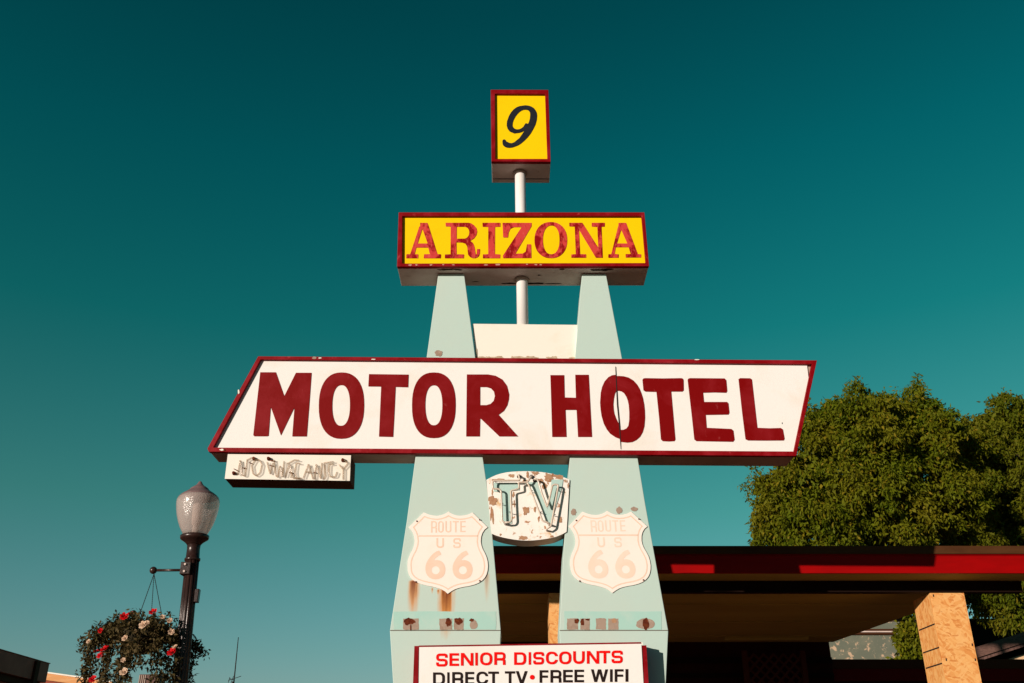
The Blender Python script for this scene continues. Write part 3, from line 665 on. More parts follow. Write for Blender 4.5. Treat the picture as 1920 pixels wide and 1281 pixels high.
tp = [[(620,185),(640,262),(270,265),(255,290),(258,378),(345,382),(375,410),(382,600),(390,830),(430,855)],
      [(425,852),(500,850),(525,815),(515,600),(510,405),(630,378),(620,290),(745,288),(800,200)],
      [(740,290),(760,320),(800,420),(900,680),(955,830),(1005,845),(1050,865)],
      [(845,235),(890,250),(945,440),(1022,640),(1058,500),(1095,335),(1120,318),(1180,322),(1150,500),(1110,720),(1075,905),(1015,942)]]
for k, pth in enumerate(tp):
    q = rpath(pth, 26, 5); tt = MB(); pts = [P(*zt([c])[0], YT) + Vector((0, -0.055, 0)) for c in q]
    pts = [pts[0] + Vector((0,0.053,0)), pts[0] + Vector((0,0.008,0))] + pts + [pts[-1] + Vector((0,0.008,0)), pts[-1] + Vector((0,0.053,0))]
    tt.tube(pts, 0.0080, 8)
    tt.build('neon_tube', M['neon'], tv)
for (x, y) in [(385,580),(520,560),(800,400),(1120,735),(1190,390),(300,270),(930,700),(505,700)]:
    c = P(*zt([(x,y)])[0], YT); st = MB(); st.tube([c + Vector((0,-0.05,0)), c + Vector((0.0,-0.003,0))], 0.003, 6); st.tube([c + Vector((-0.012,-0.045,0)), c + Vector((0.012,-0.045,0))], 0.003, 6); st.build('tube_support', M['seam'], tv)
for (x, y) in [(625,180),(800,185),(850,235)]:
    c = P(*zt([(x,y)])[0], YT); MB().tube([c + Vector((0,-0.02,0)), c + Vector((0,-0.002,0))], [0.014,0.017], 12).build('electrode', M['seam'], tv)

# --- route shields
YS = 7.621
zh = lambda pts: zoom(pts, 740, 940, 4.925)
half = [(497,95),(478,108),(455,120),(425,130),(390,135),(350,131),(315,122),(268,103),(198,172),(128,241),(150,262),(168,292),(180,325),(185,370),(180,405),(168,440),(148,478),(132,512),(121,550),(118,590),(121,640),(130,675),(148,706),(172,730),(205,750),(250,766),(300,779),(350,788),(395,800),(430,812),(465,832),(490,855)]
rhalf = [(520,833),(555,813),(590,801),(640,790),(690,782),(735,770),(775,754),(808,732),(832,706),(848,676),(858,640),(862,600),(858,555),(848,515),(832,478),(812,440),(800,405),(795,370),(799,325),(810,292),(830,262),(858,240),(788,172),(718,103),(680,122),(640,131),(600,134),(570,131),(540,121),(516,108)]
sh = half + rhalf
def inset(poly, d):
    n = len(poly); o = []
    for i in range(n):
        a, b, c = Vector(poly[i-1]), Vector(poly[i]), Vector(poly[(i+1) % n])
        e1, e2 = (b-a).normalized(), (c-b).normalized(); nn = Vector((e1.y, -e1.x)) + Vector((e2.y, -e2.x))
        nn.normalize(); k = max(0.5, nn.dot(Vector((e1.y, -e1.x)))); q = b - nn*(-d)/k*(-1 if False else 1) * 1.0
        o.append((q.x, q.y))
    return o
def shield_local():
    """one shield: plate, border line and lettering"""
    S = xz(zh(sh), YS)
    cx = sum(p[0] for p in S)/len(S); zb = min(p[1] for p in S)
    root = thing('route_shield', 'faded white ROUTE US 66 shield above rust runs on its pylon', 'road sign', (cx, YS, zb), 'route shields on the pylons')
    pl_ = MB().prism(S, YS, YS+0.006).build('plate', M['shield'], root)
    A = inset(sh, 27.0); B = inset(sh, 38.0)
    if abs(sum(A[i][0]*A[(i+1)%len(A)][1]-A[(i+1)%len(A)][0]*A[i][1] for i in range(len(A)))) > abs(sum(sh[i][0]*sh[(i+1)%len(sh)][1]-sh[(i+1)%len(sh)][0]*sh[i][1] for i in range(len(sh)))):
        A = inset(sh, -27.0); B = inset(sh, -38.0)
    bm_ = MB(); n = len(A); SA, SB = xz(zh(A), YS), xz(zh(B), YS)
    vs = [(x, YS-0.0007, z) for x, z in SA] + [(x, YS-0.0007, z) for x, z in SB]
    bm_.add(vs, [(i, (i+1) % n, n+(i+1) % n, n+i) for i in range(n)])
    bm_.sheet([xz(zh([(222,314),(766,314),(768,327),(220,327)]), YS)], YS-0.0007)
    bm_.build('border_line', M['shield_text'], pl_)
    tx = MB()
    p, h = word([('R',335,390,183,290),('O',400,452,183,290),('U',468,522,183,288),('T',535,592,183,288),('E',605,655,183,285)], 740, 940, 4.925, 13, YS); tx.sheet(p, YS-0.0009, 0, h); tx.build('lettering', M['shield_text'], pl_); tx = MB()
    for sp1 in (('U',385,455,340,432),('S',540,610,340,432)):
        p, h = word([sp1], 740, 940, 4.925, 16, YS); MB().sheet(p, YS-0.0009, 0, h).build('lettering', M['shield_text'], pl_)
    tx = MB()
    six = [(410,455),(420,470),(432,490),(405,505),(382,522),(366,540),(372,545),(395,543),(420,549),(442,562),(458,585),(467,612),(468,640),(463,668),(450,692),(430,709),(403,719),(375,722),(346,718),(320,705),(300,684),(288,658),(283,628),(285,598),(294,568),(312,535),(335,505),(360,480),(385,464)]
    for dx in (0, 251):
        tx.sheet([xz(zh([(a+dx, b) for a, b in six]), YS)], YS-0.0009, 0, [xz(zh(circ(378+dx,637,37)), YS)])
    tx.build('numerals', M['shield_text'], pl_)
    for (x, y) in [(205,185),(785,172),(197,745),(785,735)]:
        c = P(*zh([(x,y)])[0], YS); MB().tube([c + Vector((0,-0.006,0)), c + Vector((0,0.002,0))], 0.006, 8).build('bolt', M['rust'], root)
    return root
sh1 = shield_local()
a = P(840, 1036, YS); b = P(1143, 1034.5, YS)
sh2 = sh1.copy(); COL.objects.link(sh2); sh2.location = sh1.location + Vector((b.x-a.x, 0, b.z-a.z)); sh2['label'] = 'most bleached white ROUTE US 66 shield, on the pylon without rust runs'
def copy_children(src, dst):
    for c in [o for o in COL.objects if o.parent == src]:
        d = c.copy(); COL.objects.link(d); d.parent = dst
        if c.name.startswith(('lettering', 'numerals')):
            d.data = c.data.copy(); d.data.materials[0] = M['shield_text_pale']
        copy_children(c, d)
copy_children(sh1, sh2)

# --- discount board across the pylon feet
YD = 7.47
zd = lambda pts: zoom(pts, 770, 1190, 8)
db_o = [(777,1211.2),(1204,1203.8),(1206.5,1209.5),(1212,1210),(1220,1400),(764,1400)]
fo = xz([(785.5,1213.5),(1202.5,1207.2),(1213,1400),(783,1400)], YD)
bd = thing('letter_board', 'red-edged white board reading SENIOR DISCOUNTS and FREE WIFI across the pylon feet', 'sign', (sum(p[0] for p in fo)/4, YD+0.07, min(p[1] for p in fo)))
bd_f = MB().prism(fo, YD, YD+0.04).build('face_panel', M['white'], bd)
fr = MB().prism(xz([(777,1211.5),(785.2,1211.4),(782.6,1400),(770,1400)], YD), YD-0.004, YD+0.15).build('frame', M['red_frame'], bd)
MB().prism(xz([(785.4,1210.6),(1202,1204.2),(1202.4,1207.0),(785.4,1213.3)], YD), YD-0.003, YD+0.15).build('frame', M['red_frame'], bd)
MB().prism(xz([(1204.5,1210.5),(1211.8,1210),(1223,1400),(1213.3,1400)], YD), YD-0.004, YD+0.15).build('frame', M['red_frame'], bd)
MB().prism(fo, YD+0.041, YD+0.148).build('backing', M['cabinet'], bd)
MB().prism(xz([(1202.3,1204.2),(1204.6,1204.4),(1205.6,1210.2),(1203,1210)], YD), YD-0.002, YD+0.03).build('corner_clip', M['cream'], bd)
r1 = [('S',380,552,285,480),('E',580,722,280,472),('N',752,938,276,468),('I',968,1005,272,465),('O',1040,1222,268,462),('R',1252,1422,264,456),('D',1550,1730,266,456),('I',1768,1803,264,453),('S',1835,2000,261,450),
      ('C',2027,2205,256,447),('O',2225,2408,254,446),('U',2435,2608,250,440),('N',2640,2825,246,438),('T',2832,2990,243,433),('S',3010,3180,240,430)]
r2 = [('D',335,510,568,758),('I',548,580,566,756),('R',622,785,563,753),('E',817,950,560,751),('C',985,1160,556,748),('T',1162,1320,555,745),('T',1412,1565,551,741),('V',1575,1752,548,738),
      ('F',1932,2062,535,724),('R',2095,2258,532,722),('E',2285,2428,529,718),('E',2455,2597,527,716),('W',2702,2958,522,712),('I',2988,3026,521,711),('F',3058,3190,520,710),('I',3220,3262,518,708)]
r3 = [('R',420,590,850,1040),('E',620,760,848,1038)]
for spec, tk_, m_ in ((r1[:6],40,'bright_red'),(r1[6:],40,'bright_red'),(r2[:6],38,'dark_text'),(r2[6:8],38,'dark_text'),(r2[8:12],38,'dark_text'),(r2[12:],38,'dark_text')):
    p, h = word(spec, 770, 1190, 8, tk_, YD); MB().sheet(p, YD-0.004, 0, h).build('lettering', M[m_], bd_f)
MB().sheet([xz(zd(circ(1822,640,36)), YD)], YD-0.004).build('bullet_dot', M['bright_red'], bd_f)

# ------------------------------------------------------------------ motel canopy behind the sign
YC = 9.7
zf_top = P(1500, 1025, YC).z; zf_bot = P(1500, 1075, YC).z; zsof = zf_bot + 0.012
zmid = P(1850, 1040, YC).z
XL = -0.55
rf_ = PZ(1932, 1078, zsof).x + 0.55
cn = thing('motel_canopy', 'flat canopy with brown trim and dark red fascia behind the sign', 'canopy', (2.2, YC+2.4, zsof))
def quad_slab(mb, pts, z0, z1, m=0):
    n = len(pts); vs = [(x,y,z0) for x,y in pts] + [(x,y,z1) for x,y in pts]
    mb.add(vs, [tuple(range(n))[::-1], tuple(range(n,2*n))] + [(i,(i+1)%n,n+(i+1)%n,n+i) for i in range(n)], m)
XR_F, XR_B = 6.4, 4.72
YB = 14.55
quad_slab(s_ := MB(), [(XL,YC+0.03),(XR_F,YC+0.03),(XR_F,10.14),(5.18,10.14),(XR_B,YB),(XL,YB)], zsof, zf_top-0.02)
sof = s_.build('soffit', M['soffit'], cn)
MB().box(XL, XR_F+0.02, YC, YC+0.028, zf_bot, zmid-0.012).build('fascia', M['fascia_red'], cn, bevel=0.003)
MB().box(XL, XR_F+0.03, YC-0.035, YC+0.03, zmid, zf_top).build('roof_trim', M['trim_brown'], cn, bevel=0.004)
MB().box(XL, XR_F+0.02, YC-0.012, YC+0.026, zmid-0.011, zmid-0.001).build('drip_strip', M['fascia_red'], cn)
b0 = PZ(1500, 1089, zsof).y; zbeam = P(1500, 1110.5, b0).z
MB().box(XL+0.05, 5.35, b0, b0+0.10, zbeam, zsof-0.002).build('beam', M['beam'], cn, bevel=0.004)
lf = MB(); q0, q1 = PZ(1357,1194,zsof), PZ(1518,1192,zsof)
lf.box(q0.x, q1.x, q0.y-0.05, q0.y+0.05, zsof-0.05, zsof-0.003); lf.build('strip_light', M['soffit'], cn, bevel=0.006)
for yy in (11.45, 12.7, 13.9): MB().box(XL+0.06, 4.75, yy, yy+0.018, zsof-0.012, zsof-0.002).build('joint_batten', M['soffit'], sof)

# pillars wrapped in strand board
def pillar(label, x0, x1, y0, d):
    zt_ = zbeam - 0.004
    r = thing('strand_board_pillar', label, 'pillar', ((x0+x1)/2, y0+d/2, 0), 'strand board pillars under the canopy')
    t = 0.014
    MB().box(x0+t, x1-t, y0+t, y0+d, 0, zt_).build('core', M['beam'], r)
    fb = MB().box(x0, x1-0.012, y0, y0+t-0.001, 0, zt_).build('front_board', M['osb'], r, bevel=0.002)
    MB().box(x1-0.011, x1, y0-0.002, y0+d, 0, zt_).build('edge_board', M['osb'], r)
    # the side boards run front to back: rotate grain by building them as their own mesh
    s = MB().box(x0, x0+t-0.001, y0+t, y0+d, 0, zt_).build('side_board', M['osb_side'], r)
    for py in (1169.5, 1213.5, 1243.5):
        z = P(1750, py, y0).z
        MB().box(x0-0.002, x0+0.001, y0+0.02, y0+d-0.02, z-0.007, z+0.007).build('dark_slash', M['seam'], s)  # thin dark strip across the side board
    for (px, py) in ((1774,1237),(1829,1237),(1827,1209),(1750,1117)):
        q = P(px, py, y0); q.x = min(q.x, x1-0.02) if q.x > x0 + 0.02 else x0 + 0.1; MB().prism([(q.x-0.006,q.z-0.012),(q.x+0.006,q.z-0.014),(q.x+0.008,q.z+0.012),(q.x-0.004,q.z+0.014)], y0-0.002, y0+0.002).build('screw_hole', M['seam'], fb)
    return r
M['osb_side'] = M['osb'].copy(); M['osb_side'].name = 'strand_board_upright_grain'
for nd in M['osb_side'].node_tree.nodes:
    if nd.type == 'MAPPING' and nd.vector_type == 'TEXTURE':
        r_ = nd.inputs['Rotation'].default_value[1]; nd.inputs['Rotation'].default_value = (0.3*r_, 0, 0); s3 = nd.inputs['Scale'].default_value
        nd.inputs['Scale'].default_value = (1, s3[2], s3[0])
yp = b0 + 0.02
q0, q1 = P(1743.5, 1112, yp), P(1807, 1112, yp)
pw = q1.x - q0.x
pillar('orange strand board pillar at the right, wholly sunlit', q0.x, q1.x, yp, 0.46)
q2 = P(1029.5, 1112, yp)
pillar('strand board pillar glimpsed between the pylons, its top in shade', q2.x, q2.x+pw, yp, 0.46)

# motel building under and beside the canopy
zw = P(1800, 1237, YB+0.1).z
mt = thing('motel_building', 'dark maroon single-storey motel wall in deep shade under the canopy', 'building', (4.5, YB+2.5, 0))
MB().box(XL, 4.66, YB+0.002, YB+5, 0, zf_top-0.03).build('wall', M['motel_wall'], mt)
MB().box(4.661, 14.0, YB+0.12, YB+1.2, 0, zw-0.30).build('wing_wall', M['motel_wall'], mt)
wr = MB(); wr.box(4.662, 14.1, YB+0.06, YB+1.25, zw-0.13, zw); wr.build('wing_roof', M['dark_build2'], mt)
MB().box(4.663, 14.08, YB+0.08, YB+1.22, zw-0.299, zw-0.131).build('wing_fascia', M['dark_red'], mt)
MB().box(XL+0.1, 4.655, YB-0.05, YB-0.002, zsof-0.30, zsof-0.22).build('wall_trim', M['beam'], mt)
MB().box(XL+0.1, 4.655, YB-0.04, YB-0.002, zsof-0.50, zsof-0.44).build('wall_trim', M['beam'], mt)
yl = 14.2
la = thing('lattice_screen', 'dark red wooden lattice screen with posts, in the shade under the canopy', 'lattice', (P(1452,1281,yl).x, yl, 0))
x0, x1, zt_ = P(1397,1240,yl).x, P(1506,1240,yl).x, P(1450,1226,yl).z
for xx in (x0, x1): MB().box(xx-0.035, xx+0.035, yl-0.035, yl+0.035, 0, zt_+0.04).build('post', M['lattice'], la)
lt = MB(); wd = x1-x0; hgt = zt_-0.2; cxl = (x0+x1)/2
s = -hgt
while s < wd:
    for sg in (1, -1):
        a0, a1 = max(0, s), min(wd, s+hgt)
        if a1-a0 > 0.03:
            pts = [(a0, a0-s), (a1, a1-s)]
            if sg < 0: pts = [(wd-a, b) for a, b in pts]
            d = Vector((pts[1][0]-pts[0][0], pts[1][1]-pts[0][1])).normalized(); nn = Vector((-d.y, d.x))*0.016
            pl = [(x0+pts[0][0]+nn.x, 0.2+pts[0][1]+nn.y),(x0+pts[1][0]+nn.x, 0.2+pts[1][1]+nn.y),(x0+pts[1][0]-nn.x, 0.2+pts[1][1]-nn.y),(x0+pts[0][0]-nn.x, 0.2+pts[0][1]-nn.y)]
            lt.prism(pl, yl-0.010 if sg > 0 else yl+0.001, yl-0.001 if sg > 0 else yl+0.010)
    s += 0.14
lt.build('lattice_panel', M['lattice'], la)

# building below the canopy edge, dappled sun painted into its stucco colour
YW = 19.5
xr = P(1692, 1200, YW).x; zt1 = P(1690, 1166, YW).z
st_ = thing('stucco_building', 'grey-green stucco wall with painted sun dapples and a dark window head, seen below the canopy edge', 'building', (xr-3, YW+2, 0))
MB().box(xr-6, xr, YW, YW+3.0, 0, zt1).build('wall', M['painted_dapple'], st_)
wa, wb = P(1600,1190.5,YW), P(1674,1180,YW)
MB().box(wa.x-1.2, wb.x, YW-0.05, YW-0.003, wa.z, wb.z).build('window_head', M['dark_build2'], st_)
MB().box(wa.x-1.2, wb.x-0.03, YW-0.06, YW-0.051, (wa.z+wb.z)/2-0.012, (wa.z+wb.z)/2+0.012).build('track', M['cabinet'], st_)
# cream gabled house at the right edge
YG = 16.9
hs = thing('gabled_house', 'cream house with sloping brown shingle roof at the lower right edge', 'house', (P(2000,1240,YG).x, YG+3, 0))
e0, e1 = P(1822,1216,YG), P(1925,1183,YG)
sl = (e1.z-e0.z)/(e1.x-e0.x); apx = e0.x + 3.2; apz = e0.z + sl*3.2
ex0 = e0.x
MB().prism([(ex0+0.2,0),(ex0+6.2,0),(ex0+6.2,e0.z-0.35+sl*0.2),(apx,apz-0.35),(ex0+0.2,e0.z-0.35+sl*0.2)], YG+0.35, YG+7).build('wall', M['house_cream'], hs)
rfm = MB(); th = 0.17
rfm.prism([(ex0-0.1,e0.z-th-sl*0.1),(apx,apz-th),(apx,apz),(ex0-0.1,e0.z-sl*0.1)], YG, YG+7.2)
rfm.prism([(apx,apz-th),(apx+3.3,e0.z-th-sl*0.1),(apx+3.3,e0.z-sl*0.1),(apx,apz)], YG, YG+7.2)
rfm.build('roof', M['shingle'], hs)
bb = MB(); bb.prism([(ex0-0.08,e0.z-th-0.06-sl*0.08),(apx,apz-th-0.06),(apx,apz-th-0.003),(ex0-0.08,e0.z-th-0.003-sl*0.08)], YG+0.04, YG+0.10)
bb.build('barge_board', M['chimney'], hs)
# dark roof behind the pillar
YK = 27.0
d0, d1 = P(1690,1212,YK), P(2100,1161,YK)
dk = thing('dark_shed', 'near-black flat-roofed shed behind the strand board pillar and the cream house', 'building', ((d0.x+d1.x)/2, YK+2, 0))
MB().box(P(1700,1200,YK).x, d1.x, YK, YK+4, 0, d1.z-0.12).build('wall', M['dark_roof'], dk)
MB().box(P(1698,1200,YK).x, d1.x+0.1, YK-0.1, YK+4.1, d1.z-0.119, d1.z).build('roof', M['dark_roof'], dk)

# ------------------------------------------------------------------ trees
def leaf_cloud(centres, per, spread, ln, wd, rng, droop=0.55):
    """leaf faces (two triangles folded along the midrib) as arrays"""
    n = len(centres)*per
    c = np.repeat(centres, per, axis=0) + rng.normal(0, spread, (n, 3))
    ax = rng.normal(0, 1, (n, 3)); ax[:, 2] -= droop*1.6; ax /= np.linalg.norm(ax, axis=1)[:, None]
    up = rng.normal(0, 1, (n, 3)); up[:, 2] += 0.8
    sd_ = np.cross(ax, up); sd_ /= np.linalg.norm(sd_, axis=1)[:, None]; nr = np.cross(sd_, ax)
    L = ln*rng.uniform(0.65, 1.25, (n, 1)); W = wd*rng.uniform(0.7, 1.2, (n, 1))
    v = np.stack([c, c + ax*L*0.45 + sd_*W*0.5 + nr*W*0.12, c + ax*L, c + ax*L*0.45 - sd_*W*0.5 + nr*W*0.12], axis=1)
    return v.reshape(-1, 3)
def leaf_mesh(name, V, mat, parent):
    inv = world_of(parent).inverted(); o = np.array(inv.translation); V = V @ np.array(inv.to_3x3()).T + o
    n = len(V)//4; me = bpy.data.meshes.new(name)
    me.vertices.add(len(V)); me.vertices.foreach_set('co', V.astype(np.float32).ravel())
    me.loops.add(n*4); me.loops.foreach_set('vertex_index', np.arange(n*4, dtype=np.int32))
    me.polygons.add(n); me.polygons.foreach_set('loop_start', np.arange(0, n*4, 4, dtype=np.int32)); me.polygons.foreach_set('loop_total', np.full(n, 4, dtype=np.int32))
    me.materials.append(mat); me.update(); me.validate()
    o = bpy.data.objects.new(name, me); COL.objects.link(o); o.parent = parent; return o
def tree(label, lumps, Y, mat, seed, base_px, n_cl, lname='broadleaf_tree'):
    rng = np.random.default_rng(seed); surf, core, tips = [], [], []
    for (px, py, r, dy) in lumps:
        q = np.array(P(px, py, Y+dy)); d = ray(px, py); rm = r/F*(Y+dy)/d.y
        k = int(16*(rm/0.7)**2) + 8                                  # leafy sub-clumps over the surface of each lump
        u = rng.normal(0, 1, (k, 3)); u /= np.linalg.norm(u, axis=1)[:, None]
        for uu in u:
            c0 = q + uu*rm*rng.uniform(0.70, 1.02); rs = rng.uniform(0.13, 0.30)
            n = int(20*(rs/0.2)**2) + 5; w2 = rng.normal(0, 1, (n, 3)) + uu*0.55 + np.array([0, 0, 0.25]); w2 /= np.linalg.norm(w2, axis=1)[:, None]
            surf.append(c0 + w2*rs*rng.uniform(0.8, 1.08, (n, 1))*np.array([1, 1, 0.8]))
            if uu[2] > -0.2 and rng.random() < 0.26:                # shoots standing out of the outline
                dr = uu*0.7 + np.array([0, 0, 0.75]) + rng.normal(0, 0.25, 3); dr /= np.linalg.norm(dr)
                for st_k in range(rng.integers(2, 7)): tips.append(c0 + dr*(rs*0.7 + 0.085*st_k) + rng.normal(0, 0.02, 3))
        kc = int(60*(rm/0.7)**2) + 20; uc = rng.normal(0, 1, (kc, 3)); uc /= np.linalg.norm(uc, axis=1)[:, None]
        core.append(q + uc*rm*rng.uniform(0.2, 0.72, (kc, 1)))
    c = np.concatenate(surf); cc = np.concatenate(core); tp_c = np.array(tips)
    bx = base_px; root = thing(lname, label, 'tree', (bx[0], bx[1], 0), 'trees behind the motel')
    V = np.concatenate([leaf_cloud(c, 7, 0.040, 0.115, 0.042, rng, 0.8), leaf_cloud(cc, 12, 0.12, 0.15, 0.07, rng, 0.5), leaf_cloud(tp_c, 18, 0.055, 0.10, 0.040, rng, 0.3)])
    leaf_mesh('crown', V, mat, root)
    tk = MB(); b0_ = Vector((bx[0], bx[1], -0.1)); ctr = Vector(c.mean(axis=0)); hub = Vector((bx[0]*0.6+ctr.x*0.4, Y, ctr.z*0.52))
    tk.tube([b0_, b0_.lerp(hub, 0.5)+Vector((0.06,0,0)), hub], [0.24, 0.19, 0.16], 12)
    for (px, py, r, dy) in lumps:
        e = P(px, py, Y+dy); mid = hub.lerp(e, 0.5) + Vector((0, 0, 0.25)); tk.tube([hub - Vector((0,0,0.05)), mid, e], [0.12, 0.07, 0.02], 8)
        for t in range(4):
            e2 = e + Vector(rng.normal(0, 1, 3)).normalized()*r/F*Y*0.8; tk.tube([mid.lerp(e, 0.5), e.lerp(e2, 0.4), e2], [0.035, 0.02, 0.008], 5)
    tk.build('trunk', M['bark'], root)
    return root
T1 = [(1580,785,56,0.2),(1640,797,64,-0.2),(1700,783,50,0.3),(1738,790,42,0.1),(1540,812,48,-0.1),(1610,850,100,-0.6),(1710,850,85,-0.3),(1525,880,75,-0.3),(1480,925,56,-0.2),(1462,985,50,-0.3),(1540,970,95,-0.7),(1640,960,110,-0.6),(1740,950,90,-0.2),(1480,1050,58,0),(1590,1070,80,0),(1700,1070,80,0.2),(1775,860,50,0.4),(1795,850,40,0.6)]
tree('tall sunlit olive-green tree behind the sign end and canopy', T1, 20.0, M['leaf'], 11, (P(1600,1000,20).x, 20.4), 5200)
T2 = [(1800,905,62,-1.4),(1805,1000,62,-1.4),(1890,788,44,0),(1860,815,46,-0.2),(1920,806,60,0.2),(1850,870,72,-0.4),(1930,870,85,-0.2),(1820,940,70,-0.1),(1900,970,95,-0.5),(1985,900,90,0),(1850,1050,80,-0.1),(1950,1050,90,0.2),(1885,1120,48,-1.0),(1930,1110,60,-0.8),(1830,1105,40,-0.6)]
tree('darker green tree cut off by the right edge, beside the tall sunlit one', T2, 22.0, M['leaf_dark'], 23, (P(1930,1000,22).x, 22.4), 4200)
T3 = [(1705,1195,26,0),(1730,1205,30,0.2),(1715,1232,34,0),(1752,1225,34,0.3),(1712,1262,40,0.2)]
def bush():
    rng = np.random.default_rng(5); Y = 18.2; root = thing('shrub', 'leafy green shrub between the stucco wall and the strand board pillar', 'shrub', (P(1715,1240,Y).x, Y, 0)); cs = []
    for (px, py, r, dy) in T3:
        q = P(px, py, Y+dy); rm = r/F*Y; u = rng.normal(0, 1, (170, 3)); u /= np.linalg.norm(u, axis=1)[:, None]; cs.append(np.array(q)+u*rm*rng.uniform(0.4, 1, (170, 1)))
    c = np.concatenate(cs); leaf_mesh('foliage', leaf_cloud(c, 8, 0.05, 0.10, 0.055, rng), M['leaf'], root)
    tk = MB(); b = Vector((root.location.x, Y, -0.05))
    for (px, py, r, dy) in T3: tk.tube([b, b.lerp(P(px,py,Y+dy), 0.5)+Vector((0.05,0,0.1)), P(px,py,Y+dy)], [0.05,0.03,0.01], 6)
    tk.build('stem', M['bark'], root)
bush()

# ------------------------------------------------------------------ street lamp
YLp = 9.0
tp_, bt_ = P(375.5, 903, YLp), P(337.5, 1281, YLp)
axis = (tp_ - bt_).normalized()
base = bt_ - axis*(bt_.z/axis.z)
lmp = thing('street_lamp', 'black fluted street lamp with an acorn glass globe, leaning slightly', 'street lamp', base)
def hh(py):                       # height along the post seen at photo row py
    lo, hi = 0.0, 6.0
    for _ in range(40):
        m_ = (lo+hi)/2; q = base + axis*m_; dz = q.z-EYE; v = (dz*CP - q.y*SP)/(q.y*CP + dz*SP); y = 640.5 - v*F
        if y > py: lo = m_
        else: hi = m_
    return (lo+hi)/2
def rr(px, py):
    q = base + axis*hh(py); return px*((q.y*CP + (q.z-EYE)*SP))/F
prof = [(1004.5,20.5),(997,24.5),(990,28.3),(980,32.3),(972,34.6),(965,36.4),(957,37.8),(950,38.6),(944,39.0),(940,38.8),(936,37.6),(933,36.0)]
MB().lathe([(hh(y), rr(x, y)) for y, x in prof], base, axis, 48).build('globe', M['globe'], lmp)
cap = [(933.5,36.2),(930,33.0),(926,27.5),(923,23.0),(920,18.5),(919,17.6),(917,16.6),(915,14.0),(912,9.5),(910,6.8),(907,4.6),(905,3.4),(903.5,2.6),(902.5,0.6)]
MB().lathe([(hh(y), rr(x, y)) for y, x in cap], base, axis, 40).build('globe_roof', M['lamp_cap'], lmp)
lb = [(1003,10),(1000,9.5),(998,6),(985,5.6),(984,8),(970,9),(955,9.5),(947,9),(944,5)]
MB().lathe([(hh(y), rr(x, y)) for y, x in lb], base, axis, 20).build('bulb', M['cream'], lmp)
col = [(1022,12.6),(1020,14.0),(1017,17),(1014,21),(1011.5,25),(1010,26.0),(1005.5,26.4),(1004,24),(1003.6,10)]
MB().lathe([(hh(y), rr(x, y)) for y, x in col], base, axis, 36).build('collar', M['lamp_black'], lmp)
nk = [(1052,14.0),(1049.5,14.6),(1047.5,14.4),(1046.5,12.4),(1030,11.8),(1022,12.4),(1021.5,11)]
MB().lathe([(hh(y), rr(x, y)) for y, x in nk], base, axis, 32).build('neck', M['lamp_black'], lmp)
r_hi, r_lo = rr(12.8, 1060), rr(14.2, 1240)
MB().lathe([(0.55, r_lo*1.12),(1.0, r_lo*1.05),(hh(1240), r_lo),(hh(1160), (r_lo+r_hi)/2),(hh(1052), r_hi)], base, axis, 96, flute=(12, 0.10)).build('shaft', M['lamp_black'], lmp)
MB().lathe([(0,0.24),(0.08,0.24),(0.10,0.20),(0.35,0.18),(0.42,0.13),(0.55,0.11),(0.60,0.10)], base, axis, 36).build('base', M['lamp_black'], lmp)
arm_c = base + axis*hh(1069); ball = P(287.5, 1069.5, YLp)
am = MB(); am.tube([arm_c + Vector((-0.02,0,0)), ball + Vector((0.02,0,0))], 0.0125, 12); am.build('bracket_arm', M['lamp_black'], lmp)
sp_ = MB(); sp_.lathe([(-0.034*math.cos(math.pi*i/12), max(0.001, 0.034*math.sin(math.pi*i/12))) for i in range(13)], ball, Vector((0,0,1)), 20); sp_.build('arm_finial', M['lamp_black'], lmp)
cl = MB(); c0 = arm_c + Vector((-0.035,0,0)); cl.box(c0.x-0.045, c0.x+0.05, YLp-0.085, YLp+0.085, P(345,1080,YLp).z, P(345,1057,YLp).z)
clo = cl.build('arm_clamp', M['lamp_black'], lmp, bevel=0.006)
for dz_ in (-0.03, 0.035):
    for dy_ in (-0.088,): MB().tube([Vector((c0.x, YLp+dy_-0.012, arm_c.z+dz_)), Vector((c0.x, YLp+dy_+0.005, arm_c.z+dz_))], 0.010, 8).build('clamp_bolt', M['cabinet'], clo)
bx_ = base + axis*hh(1120); bxm = MB(); bxm.box(bx_.x+r_hi*0.9, bx_.x+r_hi+0.032, YLp-0.03, YLp+0.03, P(366,1130,YLp).z, P(366,1105,YLp).z)
bxm.build('socket_box', M['lamp_black'], lmp, bevel=0.006)

